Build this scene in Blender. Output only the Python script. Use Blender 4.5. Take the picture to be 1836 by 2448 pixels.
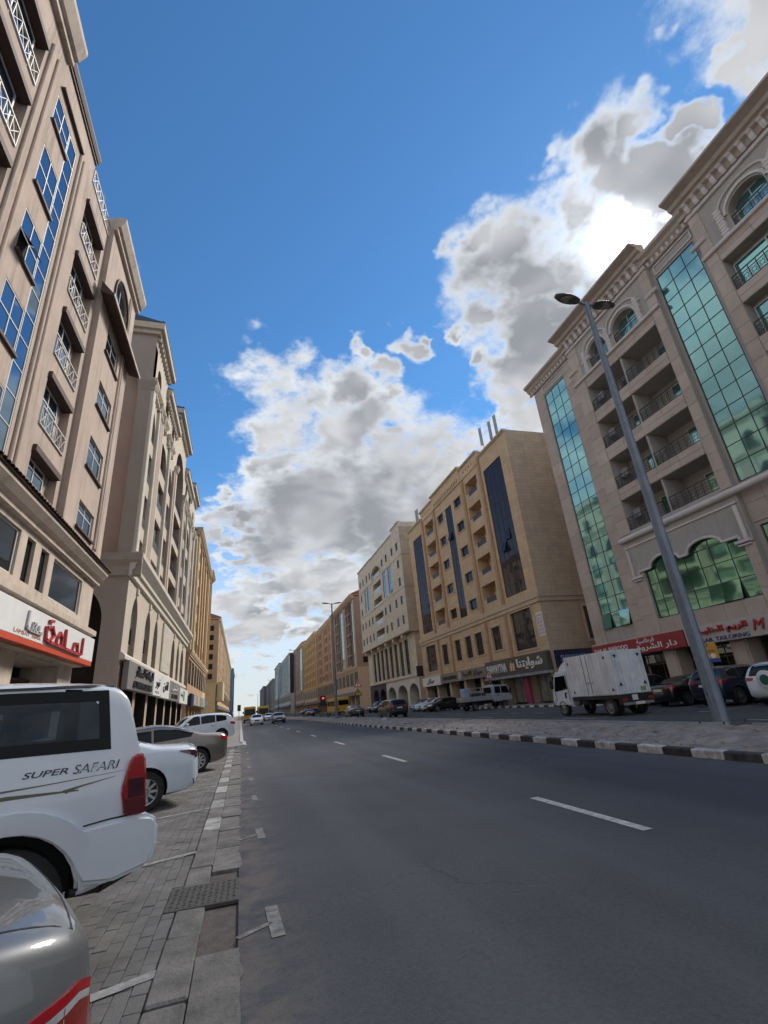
import bpy, bmesh, math, random, unicodedata
from mathutils import Vector, Matrix
from mathutils.bvhtree import BVHTree
random.seed(7)
R = math.radians
sc = bpy.context.scene
COL = sc.collection
for o in list(bpy.data.objects):
    bpy.data.objects.remove(o)

# ---------------------------------------------------------------- camera
EYE = Vector((0, 0, 1.5))
def cam_axes(pitch, yaw, roll):
    cp, sp, cy, sy = math.cos(pitch), math.sin(pitch), math.cos(yaw), math.sin(yaw)
    F = Vector((sy*cp, cy*cp, sp)); Rt = Vector((cy, -sy, 0)); U = Rt.cross(F)
    cr, sr = math.cos(roll), math.sin(roll)
    return cr*Rt+sr*U, -sr*Rt+cr*U, F
CX, CU, CF = cam_axes(R(21.893), R(17.688), R(-5.378))
cd = bpy.data.cameras.new('camera'); cam = bpy.data.objects.new('camera', cd); COL.objects.link(cam)
cd.sensor_fit = 'VERTICAL'; cd.sensor_height = 36; cd.sensor_width = 27; cd.lens = 36*1124.7/2448
cd.clip_start = .05; cd.clip_end = 5000
M = Matrix.Identity(4)
for i in range(3):
    M[i][0], M[i][1], M[i][2], M[i][3] = CX[i], CU[i], -CF[i], EYE[i]
cam.matrix_world = M
sc.camera = cam

# ---------------------------------------------------------------- light, exposure
SUN_AZ, SUN_EL = R(55.8), R(43.4)
SUN = Vector((math.sin(SUN_AZ)*math.cos(SUN_EL), math.cos(SUN_AZ)*math.cos(SUN_EL), math.sin(SUN_EL)))
ld = bpy.data.lights.new('sun', 'SUN'); ld.energy = 1.35; ld.angle = R(16); ld.color = (1, .92, .81)
sun = bpy.data.objects.new('sun', ld); COL.objects.link(sun)
sun.rotation_euler = (-SUN).to_track_quat('-Z', 'Y').to_euler(); sun.location = (30, 20, 60)
sc.view_settings.view_transform = 'Standard'; sc.view_settings.look = 'None'
sc.view_settings.exposure = 1.62; sc.view_settings.gamma = 1; sc.view_settings.use_curve_mapping = False
sc.cycles.use_denoising = True; sc.cycles.use_adaptive_sampling = True; sc.cycles.adaptive_threshold = .02
sc.cycles.max_bounces = 7; sc.cycles.diffuse_bounces = 4; sc.cycles.glossy_bounces = 4
sc.cycles.transmission_bounces = 5; sc.cycles.transparent_max_bounces = 8
sc.cycles.caustics_reflective = False; sc.cycles.caustics_refractive = False
sc.cycles.sample_clamp_indirect = 6

# ---------------------------------------------------------------- sky with clouds
class NT:
    def __init__(s, tree): s.t = tree; s.n = tree.nodes; s.l = tree.links
    def new(s, typ, **kw):
        n = s.n.new(typ)
        for k, v in kw.items(): setattr(n, k, v)
        return n
    def put(s, sock, v):
        if isinstance(v, bpy.types.NodeSocket): s.l.new(v, sock)
        else: sock.default_value = v
    def math(s, op, a, b=None, c=None, clamp=False):
        n = s.new('ShaderNodeMath', operation=op); n.use_clamp = clamp
        for i, v in enumerate((a, b, c)):
            if v is not None: s.put(n.inputs[i], v)
        return n.outputs[0]
    def vec(s, op, a, b=None, scale=None):
        n = s.new('ShaderNodeVectorMath', operation=op); s.put(n.inputs[0], a)
        if b is not None: s.put(n.inputs[1], b)
        if scale is not None: s.put(n.inputs['Scale'], scale)
        return n.outputs[1] if op in ('DISTANCE', 'DOT_PRODUCT', 'LENGTH') else n.outputs[0]
    def ramp(s, v, a, b, c=0., d=1., smooth=True):
        n = s.new('ShaderNodeMapRange', interpolation_type='SMOOTHSTEP' if smooth else 'LINEAR')
        for k, x in zip(('Value', 'From Min', 'From Max', 'To Min', 'To Max'), (v, a, b, c, d)): s.put(n.inputs[k], x)
        return n.outputs[0]
    def noise(s, vec, scale, detail=6, rough=.55, dist=0., lac=2.):
        n = s.new('ShaderNodeTexNoise'); s.put(n.inputs['Vector'], vec)
        for k, x in (('Scale', scale), ('Detail', detail), ('Roughness', rough), ('Distortion', dist), ('Lacunarity', lac)): s.put(n.inputs[k], x)
        return n.outputs['Fac']
    def mix(s, f, a, b, blend='MIX'):
        n = s.new('ShaderNodeMix', data_type='RGBA', blend_type=blend)
        s.put(n.inputs[0], f); s.put(n.inputs[6], a); s.put(n.inputs[7], b)
        return n.outputs[2]

def px(x, y):                                   # a direction of the sky, from where it was seen
    return (CX*(x-918)+CU*(1224-y)+CF*1124.7).normalized()
# cloud banks: (direction, angular size); the first rows stand over the street, the others all round
BANKS = []
for x, y, r in [(700, 1130, 170), (850, 1090, 190), (800, 1200, 170), (640, 1230, 120), (990, 1030, 100), (940, 1130, 190), (760, 960, 110), (640, 890, 105), (720, 850, 70), (590, 800, 85), (545, 710, 65), (510, 655, 38),
                (800, 800, 45), (820, 880, 40), (590, 1010, 60), (590, 940, 30), (480, 1080, 48), (520, 1130, 60), (490, 1190, 60), (560, 1180, 90), (640, 1000, 80), (720, 1260, 90),
                (650, 1330, 90), (770, 1300, 110), (880, 1240, 130), (550, 1270, 100), (470, 1150, 70), (520, 1350, 95), (560, 1360, 60), (470, 1420, 60), (620, 1300, 60), (560, 1430, 50),
                (1110, 560, 130), (1000, 540, 55), (1060, 480, 60), (1170, 620, 150), (1220, 480, 120), (1210, 290, 55), (1200, 360, 60), (1290, 330, 100), (1400, 230, 50), (1370, 300, 75), (1330, 420, 130), (1490, 290, 45),
                (1440, 400, 100), (1160, 740, 130), (1080, 690, 70), (1110, 830, 100), (1060, 880, 60), (1230, 700, 150), (1000, 690, 32), (1050, 800, 40), (1140, 900, 110), (1400, 520, 110),
                (1600, 110, 75), (1560, 60, 60), (1470, 20, 50), (1650, 40, 80), (1540, 190, 26), (1640, 150, 50), (885, 735, 38), (915, 705, 26), (755, 745, 30)]:
    a, b = px(x*1.1067, y*1.1067), px(x*1.1067+r*1.1067, y*1.1067)
    BANKS.append((a, (a-b).length))
for az, el, r in [(150, 35, .35), (165, 25, .3), (185, 50, .3), (205, 28, .35), (230, 40, .3), (255, 22, .3), (275, 45, .28), (300, 25, .3), (120, 30, .35), (95, 50, .25),
                  (100, 25, .3), (75, 20, .3), (325, 40, .2), (180, 12, .3), (225, 12, .3), (270, 10, .3), (310, 10, .25), (140, 10, .3), (105, 9, .3)]:
    BANKS.append((Vector((math.sin(R(az))*math.cos(R(el)), math.cos(R(az))*math.cos(R(el)), math.sin(R(el)))), r))
W = bpy.data.worlds.new('World'); sc.world = W; W.use_nodes = True
W.cycles.sampling_method = 'MANUAL'; W.cycles.sample_map_resolution = 512
w = NT(W.node_tree); w.n.clear()
sky = w.new('ShaderNodeTexSky', sky_type='NISHITA', sun_disc=False)
sky.sun_elevation = SUN_EL; sky.sun_rotation = SUN_AZ; sky.altitude = 10; sky.air_density = 1.; sky.dust_density = .05; sky.ozone_density = 3.
SKY_STR = .051
bg = w.new('ShaderNodeBackground'); bg.inputs[1].default_value = SKY_STR
w.l.new(w.mix(1., sky.outputs[0], (.50, .85, 1.03, 1), 'MULTIPLY'), bg.inputs[0])   # clear desert air
D = w.new('ShaderNodeTexCoord').outputs['Generated']
zz = w.math('MAXIMUM', w.new('ShaderNodeSeparateXYZ').outputs[2], .0)
sep = zz.node.inputs[0].links[0].from_node; w.l.new(D, sep.inputs[0])
P = w.vec('DIVIDE', D, w.new('ShaderNodeCombineXYZ').outputs[0])
cb = P.node.inputs[1].links[0].from_node
den = w.math('ADD', zz, .35)
for i in range(3): w.l.new(den, cb.inputs[i])
def warp(scale, amp, v):
    n = w.new('ShaderNodeTexNoise'); w.l.new(v, n.inputs['Vector'])
    for k, x in (('Scale', scale), ('Detail', 3), ('Roughness', .6)): n.inputs[k].default_value = x
    return w.vec('SCALE', w.vec('SUBTRACT', n.outputs['Color'], (.5, .5, .5)), scale=amp)
Dw = w.vec('ADD', w.vec('ADD', D, warp(4, .26, P)), warp(14, .11, P))
cov = None
for c, r in BANKS:
    f = w.math('MULTIPLY_ADD', w.vec('DISTANCE', Dw, tuple(c)), -1/r, 1.)
    cov = f if cov is None else w.math('SMOOTH_MAX', cov, f, .2)
cov = w.math('MINIMUM', w.math('MAXIMUM', cov, -1.2), .75)
def fbm(v):
    a = w.noise(v, 3.6, 7, .64, .35); b = w.noise(v, 12, 5, .68)
    return w.math('ADD', w.math('MULTIPLY_ADD', a, 3.0, -1.5), w.math('MULTIPLY_ADD', b, 1.5, -.75))
n0 = fbm(P)
s0 = w.noise(P, 3.4, 3, .5, .3); s1 = w.noise(w.vec('ADD', P, tuple(SUN*.08)), 3.4, 3, .5, .3)
cov = w.math('ADD', cov, .16)
dens = w.math('MULTIPLY_ADD', cov, 1.75, w.math('MULTIPLY', n0, 1.25))
soft = w.math('MULTIPLY_ADD', cov, 1.7, w.math('ADD', w.math('MULTIPLY_ADD', s0, 2.6, -1.3), w.math('MULTIPLY', n0, .35)))
alpha = w.ramp(dens, -.12, 1.1)
thick = w.ramp(soft, .35, 1.55)
relief = w.ramp(w.math('SUBTRACT', s0, s1), -.16, .16)
near = w.vec('DOT_PRODUCT', D, tuple(SUN))
glow = w.math('POWER', w.math('MAXIMUM', near, 0.), 160)
halo = w.math('POWER', w.math('MAXIMUM', near, 0.), 1900)
back = w.math('POWER', w.math('MAXIMUM', near, 0.), 14)          # cloud in front of the sun is seen against the light
thick = w.math('MULTIPLY_ADD', w.math('MULTIPLY', back, w.ramp(dens, .35, 1.1)), .45, thick, clamp=True)
core = w.mix(relief, (.31, .325, .36, 1), (.66, .67, .69, 1))
ccol = w.mix(thick, (.84, .89, .94, 1), core)
low = w.ramp(zz, .0, .22)
ccol = w.mix(w.math('MULTIPLY', w.math('SUBTRACT', 1., low), .55), ccol, (.62, .61, .585, 1))
lum = w.math('ADD', w.math('MULTIPLY_ADD', w.math('MULTIPLY', glow, w.math('SUBTRACT', 1.2, thick)), .8, 1.), w.math('MULTIPLY', w.math('MULTIPLY', halo, w.math('SUBTRACT', 1.25, thick)), 16))
cbg = w.new('ShaderNodeBackground'); w.l.new(ccol, cbg.inputs[0])
w.l.new(w.math('MULTIPLY', lum, .335), cbg.inputs[1])
veil = w.math('MULTIPLY', w.ramp(zz, .0, .46), -.9)          # pale air low over the street, all round the horizon
alpha = w.math('MAXIMUM', alpha, w.math('ADD', veil, .9))
mx = w.new('ShaderNodeMixShader'); w.l.new(alpha, mx.inputs[0]); w.l.new(bg.outputs[0], mx.inputs[1]); w.l.new(cbg.outputs[0], mx.inputs[2])
w.l.new(mx.outputs[0], w.new('ShaderNodeOutputWorld').inputs[0])

# ---------------------------------------------------------------- materials
MATS = {}
def pm(name, col, rough=.75, var=.12, scale=1.2, bump=0., bscale=40., metal=0., streak=0., coat=0., rand=0., spec=.5, emit=0., rvar=0.):
    if name in MATS: return MATS[name]
    m = bpy.data.materials.new(name); m.use_nodes = True; t = NT(m.node_tree)
    b = t.n['Principled BSDF']; b.inputs['Roughness'].default_value = rough; b.inputs['Metallic'].default_value = metal
    b.inputs['Specular IOR Level'].default_value = spec
    if coat: b.inputs['Coat Weight'].default_value = coat; b.inputs['Coat Roughness'].default_value = .04
    c = tuple(col)+(1,)
    pos = t.new('ShaderNodeNewGeometry').outputs['Position']
    out = c
    if var:
        f = t.noise(pos, scale, 7, .65)
        out = t.mix(t.ramp(f, .3, .7, 0, 1, False), tuple(x*(1-var) for x in col)+(1,), tuple(min(1, x*(1+var)) for x in col)+(1,))
    if streak:
        sv = t.vec('MULTIPLY', pos, (2.2, 2.2, .16))
        f = t.ramp(t.noise(sv, 1.1, 6, .7), .46, .68)
        g = t.ramp(t.noise(pos, .35, 4, .6), .36, .58)
        out = t.mix(t.math('MULTIPLY', t.math('MULTIPLY', f, g), streak), out, tuple(x*.42 for x in col)+(1,))
    if rand:
        oi = t.new('ShaderNodeObjectInfo').outputs['Random']
        out = t.mix(1., out, t.mix(oi, (1-rand,)*3+(1,), (1+rand,)*3+(1,)), 'MULTIPLY')
    t.put(b.inputs['Base Color'], out)
    if rvar:
        t.put(b.inputs['Roughness'], t.ramp(t.noise(pos, scale*3, 5, .6), .3, .7, max(0, rough-rvar), min(1, rough+rvar), False))
    if bump:
        bn = t.new('ShaderNodeBump'); bn.inputs['Strength'].default_value = min(1, bump); bn.inputs['Distance'].default_value = .02
        t.put(bn.inputs['Height'], t.noise(pos, bscale, 4, .6)); t.l.new(bn.outputs[0], b.inputs['Normal'])
    if emit:
        b.inputs['Emission Color'].default_value = c; b.inputs['Emission Strength'].default_value = emit
    MATS[name] = m; return m

def coursed(name, col, h=.3, wd=.9, mort=.012, streak=.25, contrast=.8, axis='Y', var=.1):
    """stone cladding in courses too fine to be told apart"""
    if name in MATS: return MATS[name]
    m = pm(name, col, .8, var, .8, .15, 60, streak=streak); t = NT(m.node_tree); b = t.n['Principled BSDF']
    src = b.inputs['Base Color'].links[0].from_socket
    pos = t.new('ShaderNodeNewGeometry').outputs['Position']; s = t.new('ShaderNodeSeparateXYZ'); t.l.new(pos, s.inputs[0])
    c = t.new('ShaderNodeCombineXYZ'); t.l.new(t.math('ADD', s.outputs[0], s.outputs[1]), c.inputs[0]); t.l.new(s.outputs[2], c.inputs[1])
    br = t.new('ShaderNodeTexBrick'); t.l.new(c.outputs[0], br.inputs['Vector'])
    for k, v in (('Scale', 1.), ('Mortar Size', mort), ('Brick Width', wd), ('Row Height', h), ('Mortar Smooth', .3)): br.inputs[k].default_value = v
    br.inputs['Color1'].default_value = (.93, .93, .93, 1); br.inputs['Color2'].default_value = (1.06, 1.05, 1.03, 1); br.inputs['Mortar'].default_value = (1-contrast*.55,)*3+(1,)
    t.l.new(t.mix(1., src, br.outputs['Color'], 'MULTIPLY'), b.inputs['Base Color'])
    return m

def glassm(name, tint, refl=.55, base=(.02, .03, .03), rough=.02, wav=.0, wsc=.9):
    """coated building glass: mirror of the coat over the dark room behind"""
    if name in MATS: return MATS[name]
    m = bpy.data.materials.new(name); m.use_nodes = True; t = NT(m.node_tree); t.n.clear()
    df = t.new('ShaderNodeBsdfDiffuse'); df.inputs[0].default_value = tuple(base)+(1,)
    gl = t.new('ShaderNodeBsdfGlossy'); gl.inputs[0].default_value = tuple(tint)+(1,); gl.inputs['Roughness'].default_value = rough
    lw = t.new('ShaderNodeLayerWeight'); lw.inputs[0].default_value = .25
    f = t.ramp(lw.outputs['Fresnel'], 0., 1., refl, 1., False)
    x = t.new('ShaderNodeMixShader'); t.l.new(f, x.inputs[0]); t.l.new(df.outputs[0], x.inputs[1]); t.l.new(gl.outputs[0], x.inputs[2])
    t.l.new(x.outputs[0], t.new('ShaderNodeOutputMaterial').inputs[0])
    if wav:
        pos = t.new('ShaderNodeNewGeometry').outputs['Position']
        oi = t.new('ShaderNodeObjectInfo').outputs['Random']
        bn = t.new('ShaderNodeBump'); bn.inputs['Strength'].default_value = 1; bn.inputs['Distance'].default_value = wav
        sh = t.new('ShaderNodeCombineXYZ'); t.l.new(t.math('MULTIPLY', oi, 40.), sh.inputs[0])
        t.put(bn.inputs['Height'], t.noise(t.vec('ADD', pos, sh.outputs[0]), wsc, 1, .4))
        for q in (gl,): t.l.new(bn.outputs[0], q.inputs['Normal'])
    MATS[name] = m; return m

def seeglass(name, tint=(.25, .3, .32), refl=.06):
    if name in MATS: return MATS[name]
    m = bpy.data.materials.new(name); m.use_nodes = True; t = NT(m.node_tree); t.n.clear()
    tr = t.new('ShaderNodeBsdfTransparent'); tr.inputs[0].default_value = tuple(tint)+(1,)
    gl = t.new('ShaderNodeBsdfGlossy'); gl.inputs[0].default_value = (.9, .95, 1, 1); gl.inputs['Roughness'].default_value = .01
    lw = t.new('ShaderNodeLayerWeight'); lw.inputs[0].default_value = .3
    f = t.ramp(lw.outputs['Fresnel'], 0., 1., refl, 1., False)
    x = t.new('ShaderNodeMixShader'); t.l.new(f, x.inputs[0]); t.l.new(tr.outputs[0], x.inputs[1]); t.l.new(gl.outputs[0], x.inputs[2])
    t.l.new(x.outputs[0], t.new('ShaderNodeOutputMaterial').inputs[0]); MATS[name] = m; return m

# ---------------------------------------------------------------- mesh helpers
class MB:
    def __init__(s): s.v = []; s.f = []; s.m = []
    def add(s, vs, fs, mi=0):
        o = len(s.v); s.v += [tuple(p) for p in vs]
        for f in fs: s.f.append(tuple(i+o for i in f)); s.m.append(mi)
        return s
    def box(s, x0, x1, y0, y1, z0, z1, mi=0):
        return s.add([(x, y, z) for z in (z0, z1) for y in (y0, y1) for x in (x0, x1)],
                     [(0, 2, 3, 1), (4, 5, 7, 6), (0, 1, 5, 4), (2, 6, 7, 3), (0, 4, 6, 2), (1, 3, 7, 5)], mi)
    def bbox(s, x0, x1, y0, y1, z0, z1, c=.02, mi=0):
        """box with chamfered edges"""
        c = min(c, (x1-x0)*.45, (y1-y0)*.45, (z1-z0)*.45); vs = []; ix = {}
        for a, X in enumerate((x0, x1)):
            for b, Y in enumerate((y0, y1)):
                for d, Z in enumerate((z0, z1)):
                    sx, sy, sz = (c, -c)[a], (c, -c)[b], (c, -c)[d]
                    ix[a, b, d] = len(vs); vs += [(X, Y+sy, Z+sz), (X+sx, Y, Z+sz), (X+sx, Y+sy, Z)]
        g = lambda a, b, d, k: ix[a, b, d]+k
        fs = []
        for a in (0, 1):
            q = [g(a, 0, 0, 0), g(a, 1, 0, 0), g(a, 1, 1, 0), g(a, 0, 1, 0)]; fs.append(q if a else q[::-1])
            q = [g(0, a, 0, 1), g(0, a, 1, 1), g(1, a, 1, 1), g(1, a, 0, 1)]; fs.append(q if a else q[::-1])
            q = [g(0, 0, a, 2), g(1, 0, a, 2), g(1, 1, a, 2), g(0, 1, a, 2)]; fs.append(q if a else q[::-1])
        for a in (0, 1):
            for b in (0, 1):
                fs.append([g(a, b, 0, 0), g(a, b, 1, 0), g(a, b, 1, 1), g(a, b, 0, 1)])
                fs.append([g(a, 0, b, 0), g(a, 1, b, 0), g(a, 1, b, 2), g(a, 0, b, 2)])
                fs.append([g(0, a, b, 1), g(1, a, b, 1), g(1, a, b, 2), g(0, a, b, 2)])
                for d in (0, 1): fs.append([g(a, b, d, 0), g(a, b, d, 1), g(a, b, d, 2)])
        return s.add(vs, fs, mi)
    def prism(s, poly, a, b, axis='y', mi=0):
        """polygon of (p, q) points swept from a to b along an axis"""
        def P(p, q, t): return {'y': (p, t, q), 'x': (t, p, q), 'z': (p, q, t)}[axis]
        n = len(poly)
        return s.add([P(p, q, a) for p, q in poly]+[P(p, q, b) for p, q in poly],
                     [tuple(range(n)), tuple(range(2*n-1, n-1, -1))]+[(i, (i+1) % n, n+(i+1) % n, n+i) for i in range(n)], mi)
    def tube(s, p0, p1, r0, r1=None, n=8, cap=True, mi=0):
        p0, p1 = Vector(p0), Vector(p1); r1 = r0 if r1 is None else r1
        d = (p1-p0).normalized(); u = d.orthogonal().normalized(); v = d.cross(u)
        vs = [p+(u*math.cos(2*math.pi*i/n)+v*math.sin(2*math.pi*i/n))*r for p, r in ((p0, r0), (p1, r1)) for i in range(n)]
        fs = [(i, (i+1) % n, n+(i+1) % n, n+i) for i in range(n)]
        if cap: fs += [tuple(range(n-1, -1, -1)), tuple(range(n, 2*n))]
        return s.add(vs, fs, mi)
    def path(s, pts, r, n=6, mi=0):
        for a, b in zip(pts[:-1], pts[1:]): s.tube(a, b, r, r, n, True, mi)
        return s
    def lathe(s, prof, n=24, axis='z', mi=0, c=(0, 0, 0)):
        vs = []
        for r, h in prof:
            for i in range(n):
                a = 2*math.pi*i/n; x, y = r*math.cos(a), r*math.sin(a)
                vs.append({'z': (c[0]+x, c[1]+y, c[2]+h), 'y': (c[0]+x, c[1]+h, c[2]+y)}[axis])
        fs = [(j*n+i, j*n+(i+1) % n, (j+1)*n+(i+1) % n, (j+1)*n+i) for j in range(len(prof)-1) for i in range(n)]
        return s.add(vs, fs, mi)
    def mesh(s, name, mats, smooth=False, merge=False, angle=35):
        me = bpy.data.meshes.new(name); me.from_pydata(s.v, [], s.f)
        for m in (mats if isinstance(mats, (list, tuple)) else [mats]): me.materials.append(m)
        if any(s.m): me.polygons.foreach_set('material_index', s.m)
        bm = bmesh.new(); bm.from_mesh(me)
        if merge: bmesh.ops.remove_doubles(bm, verts=bm.verts, dist=1e-4)
        bmesh.ops.recalc_face_normals(bm, faces=bm.faces); bm.to_mesh(me); bm.free()
        if smooth:
            me.polygons.foreach_set('use_smooth', [True]*len(me.polygons)); me.set_sharp_from_angle(angle=R(angle))
        me.update(); return me

def ob(name, me, parent=None, loc=(0, 0, 0), rot=(0, 0, 0), scale=None):
    o = bpy.data.objects.new(name, me); COL.objects.link(o); o.location = loc; o.rotation_euler = rot
    if scale: o.scale = scale
    if parent: o.parent = parent
    return o
def tag(o, label=None, cat=None, group=None, kind=None):
    if label: o['label'] = label
    if cat: o['category'] = cat
    if group: o['group'] = group
    if kind: o['kind'] = kind
    return o
def thing(name, label, cat, loc=(0, 0, 0), rz=0., group=None):
    return tag(ob(name, None, None, loc, (0, 0, rz)), label, cat, group)
CACHE = {}
def cached(key, fn):
    if key not in CACHE: CACHE[key] = fn()
    return CACHE[key]
def boxmesh(w_, d_, h_, mat, ch=0):
    k = ('box', round(w_, 3), round(d_, 3), round(h_, 3), mat.name, ch)
    return cached(k, lambda: (MB().bbox(0, w_, 0, d_, 0, h_, ch) if ch else MB().box(0, w_, 0, d_, 0, h_)).mesh('piece', mat))

# ---------------------------------------------------------------- lettering
AR = {}
for cp in range(0xFE80, 0xFEF5):
    try:
        f, b = unicodedata.decomposition(chr(cp)).split()[:2]; AR[chr(int(b, 16)), f[1:-1]] = chr(cp)
    except ValueError: pass
def arabic(t):
    out = []
    joins = lambda c: (c, 'initial') in AR or c == '\u0640'
    for i, c in enumerate(t):
        if c == ' ' or c == '\u0640': out.append(c); continue
        pv = i > 0 and joins(t[i-1]); nx = i+1 < len(t) and (t[i+1], 'final') in AR or (i+1 < len(t) and t[i+1] == '\u0640')
        form = ('medial' if pv and nx and (c, 'medial') in AR else 'final' if pv and (c, 'final') in AR else 'initial' if nx and (c, 'initial') in AR else 'isolated')
        out.append(AR.get((c, form), c))
    return ''.join(reversed(out))
def text_mesh(txt, mat, w_, h_, depth=.03, bold=.0, shear=0.):
    """letters in a w by h box, in the x-z plane, facing -y"""
    def make():
        cu = bpy.data.curves.new('letters', 'FONT'); cu.body = txt; cu.size = 1; cu.extrude = .02; cu.offset = bold; cu.shear = shear; cu.resolution_u = 3
        o = bpy.data.objects.new('letters', cu); COL.objects.link(o)
        dg = bpy.context.evaluated_depsgraph_get(); me = bpy.data.meshes.new_from_object(o.evaluated_get(dg))
        bpy.data.objects.remove(o); bpy.data.curves.remove(cu)
        vs = [v.co.copy() for v in me.vertices]
        x0, x1 = min(v.x for v in vs), max(v.x for v in vs); y0, y1 = min(v.y for v in vs), max(v.y for v in vs)
        for v in me.vertices:
            c = v.co.copy(); v.co = ((c.x-x0)/(x1-x0)*w_, -depth*(c.z+.02)/.04, (c.y-y0)/(y1-y0)*h_)
        me.materials.clear(); me.materials.append(mat); me.update(); return me
    return cached(('txt', txt, mat.name, w_, h_, depth, bold), make)
# ================================================================ the setting
from mathutils import noise as mnoise
def asphalt(name, c):
    m = pm(name, c, .82, .2, .45, .6, 120, spec=.35); t = NT(m.node_tree); b = t.n['Principled BSDF']
    src = b.inputs['Base Color'].links[0].from_socket
    pos = t.new('ShaderNodeNewGeometry').outputs['Position']
    sp = t.ramp(t.noise(pos, 95, 3, .7), .56, .72)
    o1 = t.mix(t.math('MULTIPLY', sp, .5), src, tuple(min(1, x*2.4) for x in c)+(1,))
    tr = t.ramp(t.noise(t.vec('MULTIPLY', pos, (1.1, .035, 1)), 1.0, 4, .5), .42, .66)
    o2 = t.mix(t.math('MULTIPLY', tr, .45), o1, tuple(x*1.5 for x in c)+(1,))
    o2 = t.mix(t.ramp(t.noise(pos, 26, 5, .75), .35, .65), t.mix(1., o2, (.88, .88, .88, 1), 'MULTIPLY'), t.mix(1., o2, (1.12, 1.12, 1.12, 1), 'MULTIPLY'))
    st = t.ramp(t.noise(pos, .9, 6, .7), .60, .72)
    o3 = t.mix(t.math('MULTIPLY', st, .42), o2, tuple(x*.55 for x in c)+(1,))
    vo = t.new('ShaderNodeTexVoronoi', feature='DISTANCE_TO_EDGE'); vo.inputs['Scale'].default_value = .33
    wn_ = t.new('ShaderNodeTexNoise'); wn_.inputs['Scale'].default_value = 1.6; wn_.inputs['Detail'].default_value = 6; t.l.new(pos, wn_.inputs['Vector'])
    t.l.new(t.vec('ADD', pos, t.vec('SCALE', wn_.outputs['Color'], scale=.9)), vo.inputs['Vector'])
    ck = t.math('MULTIPLY', t.ramp(vo.outputs['Distance'], .0, .010, 1., 0.), t.ramp(t.noise(pos, .22, 3, .5), .50, .60))
    o4 = t.mix(t.math('MULTIPLY', ck, .55), o3, tuple(x*.35 for x in c)+(1,))
    du = t.ramp(t.noise(t.vec('MULTIPLY', pos, (.5, .06, 1)), 1.3, 5, .6), .52, .75)
    o5 = t.mix(t.math('MULTIPLY', du, .42), o4, (.14, .13, .12, 1))
    sx_ = t.new('ShaderNodeSeparateXYZ'); t.l.new(pos, sx_.inputs[0])      # sand drifted along the kerbs
    ed = t.math('MINIMUM', t.math('ABSOLUTE', t.math('SUBTRACT', sx_.outputs[0], 8.4)), t.math('ABSOLUTE', t.math('SUBTRACT', sx_.outputs[0], .0)))
    sd_ = t.math('MULTIPLY', t.ramp(ed, .0, .75, 1., 0.), t.ramp(t.noise(pos, 2.4, 6, .65), .38, .62))
    o6 = t.mix(t.math('MULTIPLY', sd_, .6), o5, (.20, .175, .15, 1))
    t.l.new(o6, b.inputs['Base Color']); return m
ASPH = asphalt('asphalt', (.073, .080, .094))
ASPH2 = asphalt('asphalt_worn', (.085, .084, .085))
SOIL = pm('dry_soil', (.33, .285, .245), .95, .42, 2.6, 1., 16)
CONC = pm('concrete', (.30, .285, .265), .85, .2, 2.5, .5, 50, streak=0)
CONC_D = pm('gutter_concrete', (.172, .167, .16), .9, .42, 3.2, .7, 35, rand=.10)
PAVE = pm('grey_paver', (.165, .162, .158), .88, .34, 1.6, .5, 70, rand=.07)
WHITE_P = pm('worn_white_paint', (.52, .52, .51), .8, .5, 5, .3, 60, rand=.12)
LINE = pm('road_paint', (.48, .48, .475), .75, .55, 11, .3, 90)
LINE_W = pm('faded_road_paint', (.19, .19, .19), .8, .55, 14, .3, 90)
BLACK_P = pm('black_kerb_paint', (.055, .053, .054), .8, .55, 5, .4, 60, rand=.25)
SAND = pm('ground_sand', (.26, .22, .18), .95, .2, .05, .3, 5)
IRON = pm('cast_iron', (.10, .095, .09), .7, .25, 9, .5, 80, metal=.3)

def sheet(name, x0, x1, y0, y1, z, mat, parent=None, kind='structure'):
    o = ob(name, MB().add([(x0, y0, z), (x1, y0, z), (x1, y1, z), (x0, y1, z)], [(0, 1, 2, 3)]).mesh(name, mat), parent)
    return tag(o, kind=kind) if kind and not parent else o
sheet('ground', -1500, 1500, -400, 2600, -.06, SAND)
road = sheet('road', .02, 8.40, -60, 900, 0, ASPH)
road2 = sheet('far_road', 12.9, 23.4, -60, 900, 0, ASPH2)

# painted marks
def mark(name, x, y, lx, ly, rz, mat, parent, z=.004):
    o = ob(name, boxmesh(lx, ly, .002, mat), parent, (x, y, z), (0, 0, rz)); return o
for k in range(-1, 22):
    mark('lane_dash', 4.11, 4.95+k*8.3, .13, 2.2, 0, LINE, road)
for k, y in enumerate((10.0, 19.5, 29, 38.5, 48, 57.5)):
    mark('edge_dash', 15.1, y, .1, 2.4, 0, LINE, road2)
for k in range(14):
    y = 8.6+k*3.05
    mark('bay_line', 18.05, y+1.4, 5.2, .11, 0, LINE_W, road2)
    mark('bay_bar', 17.95, y+.9, .13, 1.1, 0, LINE, road2)
mark('edge_line', 14.05, -10, .12, 200, 0, LINE_W, road2)

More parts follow.
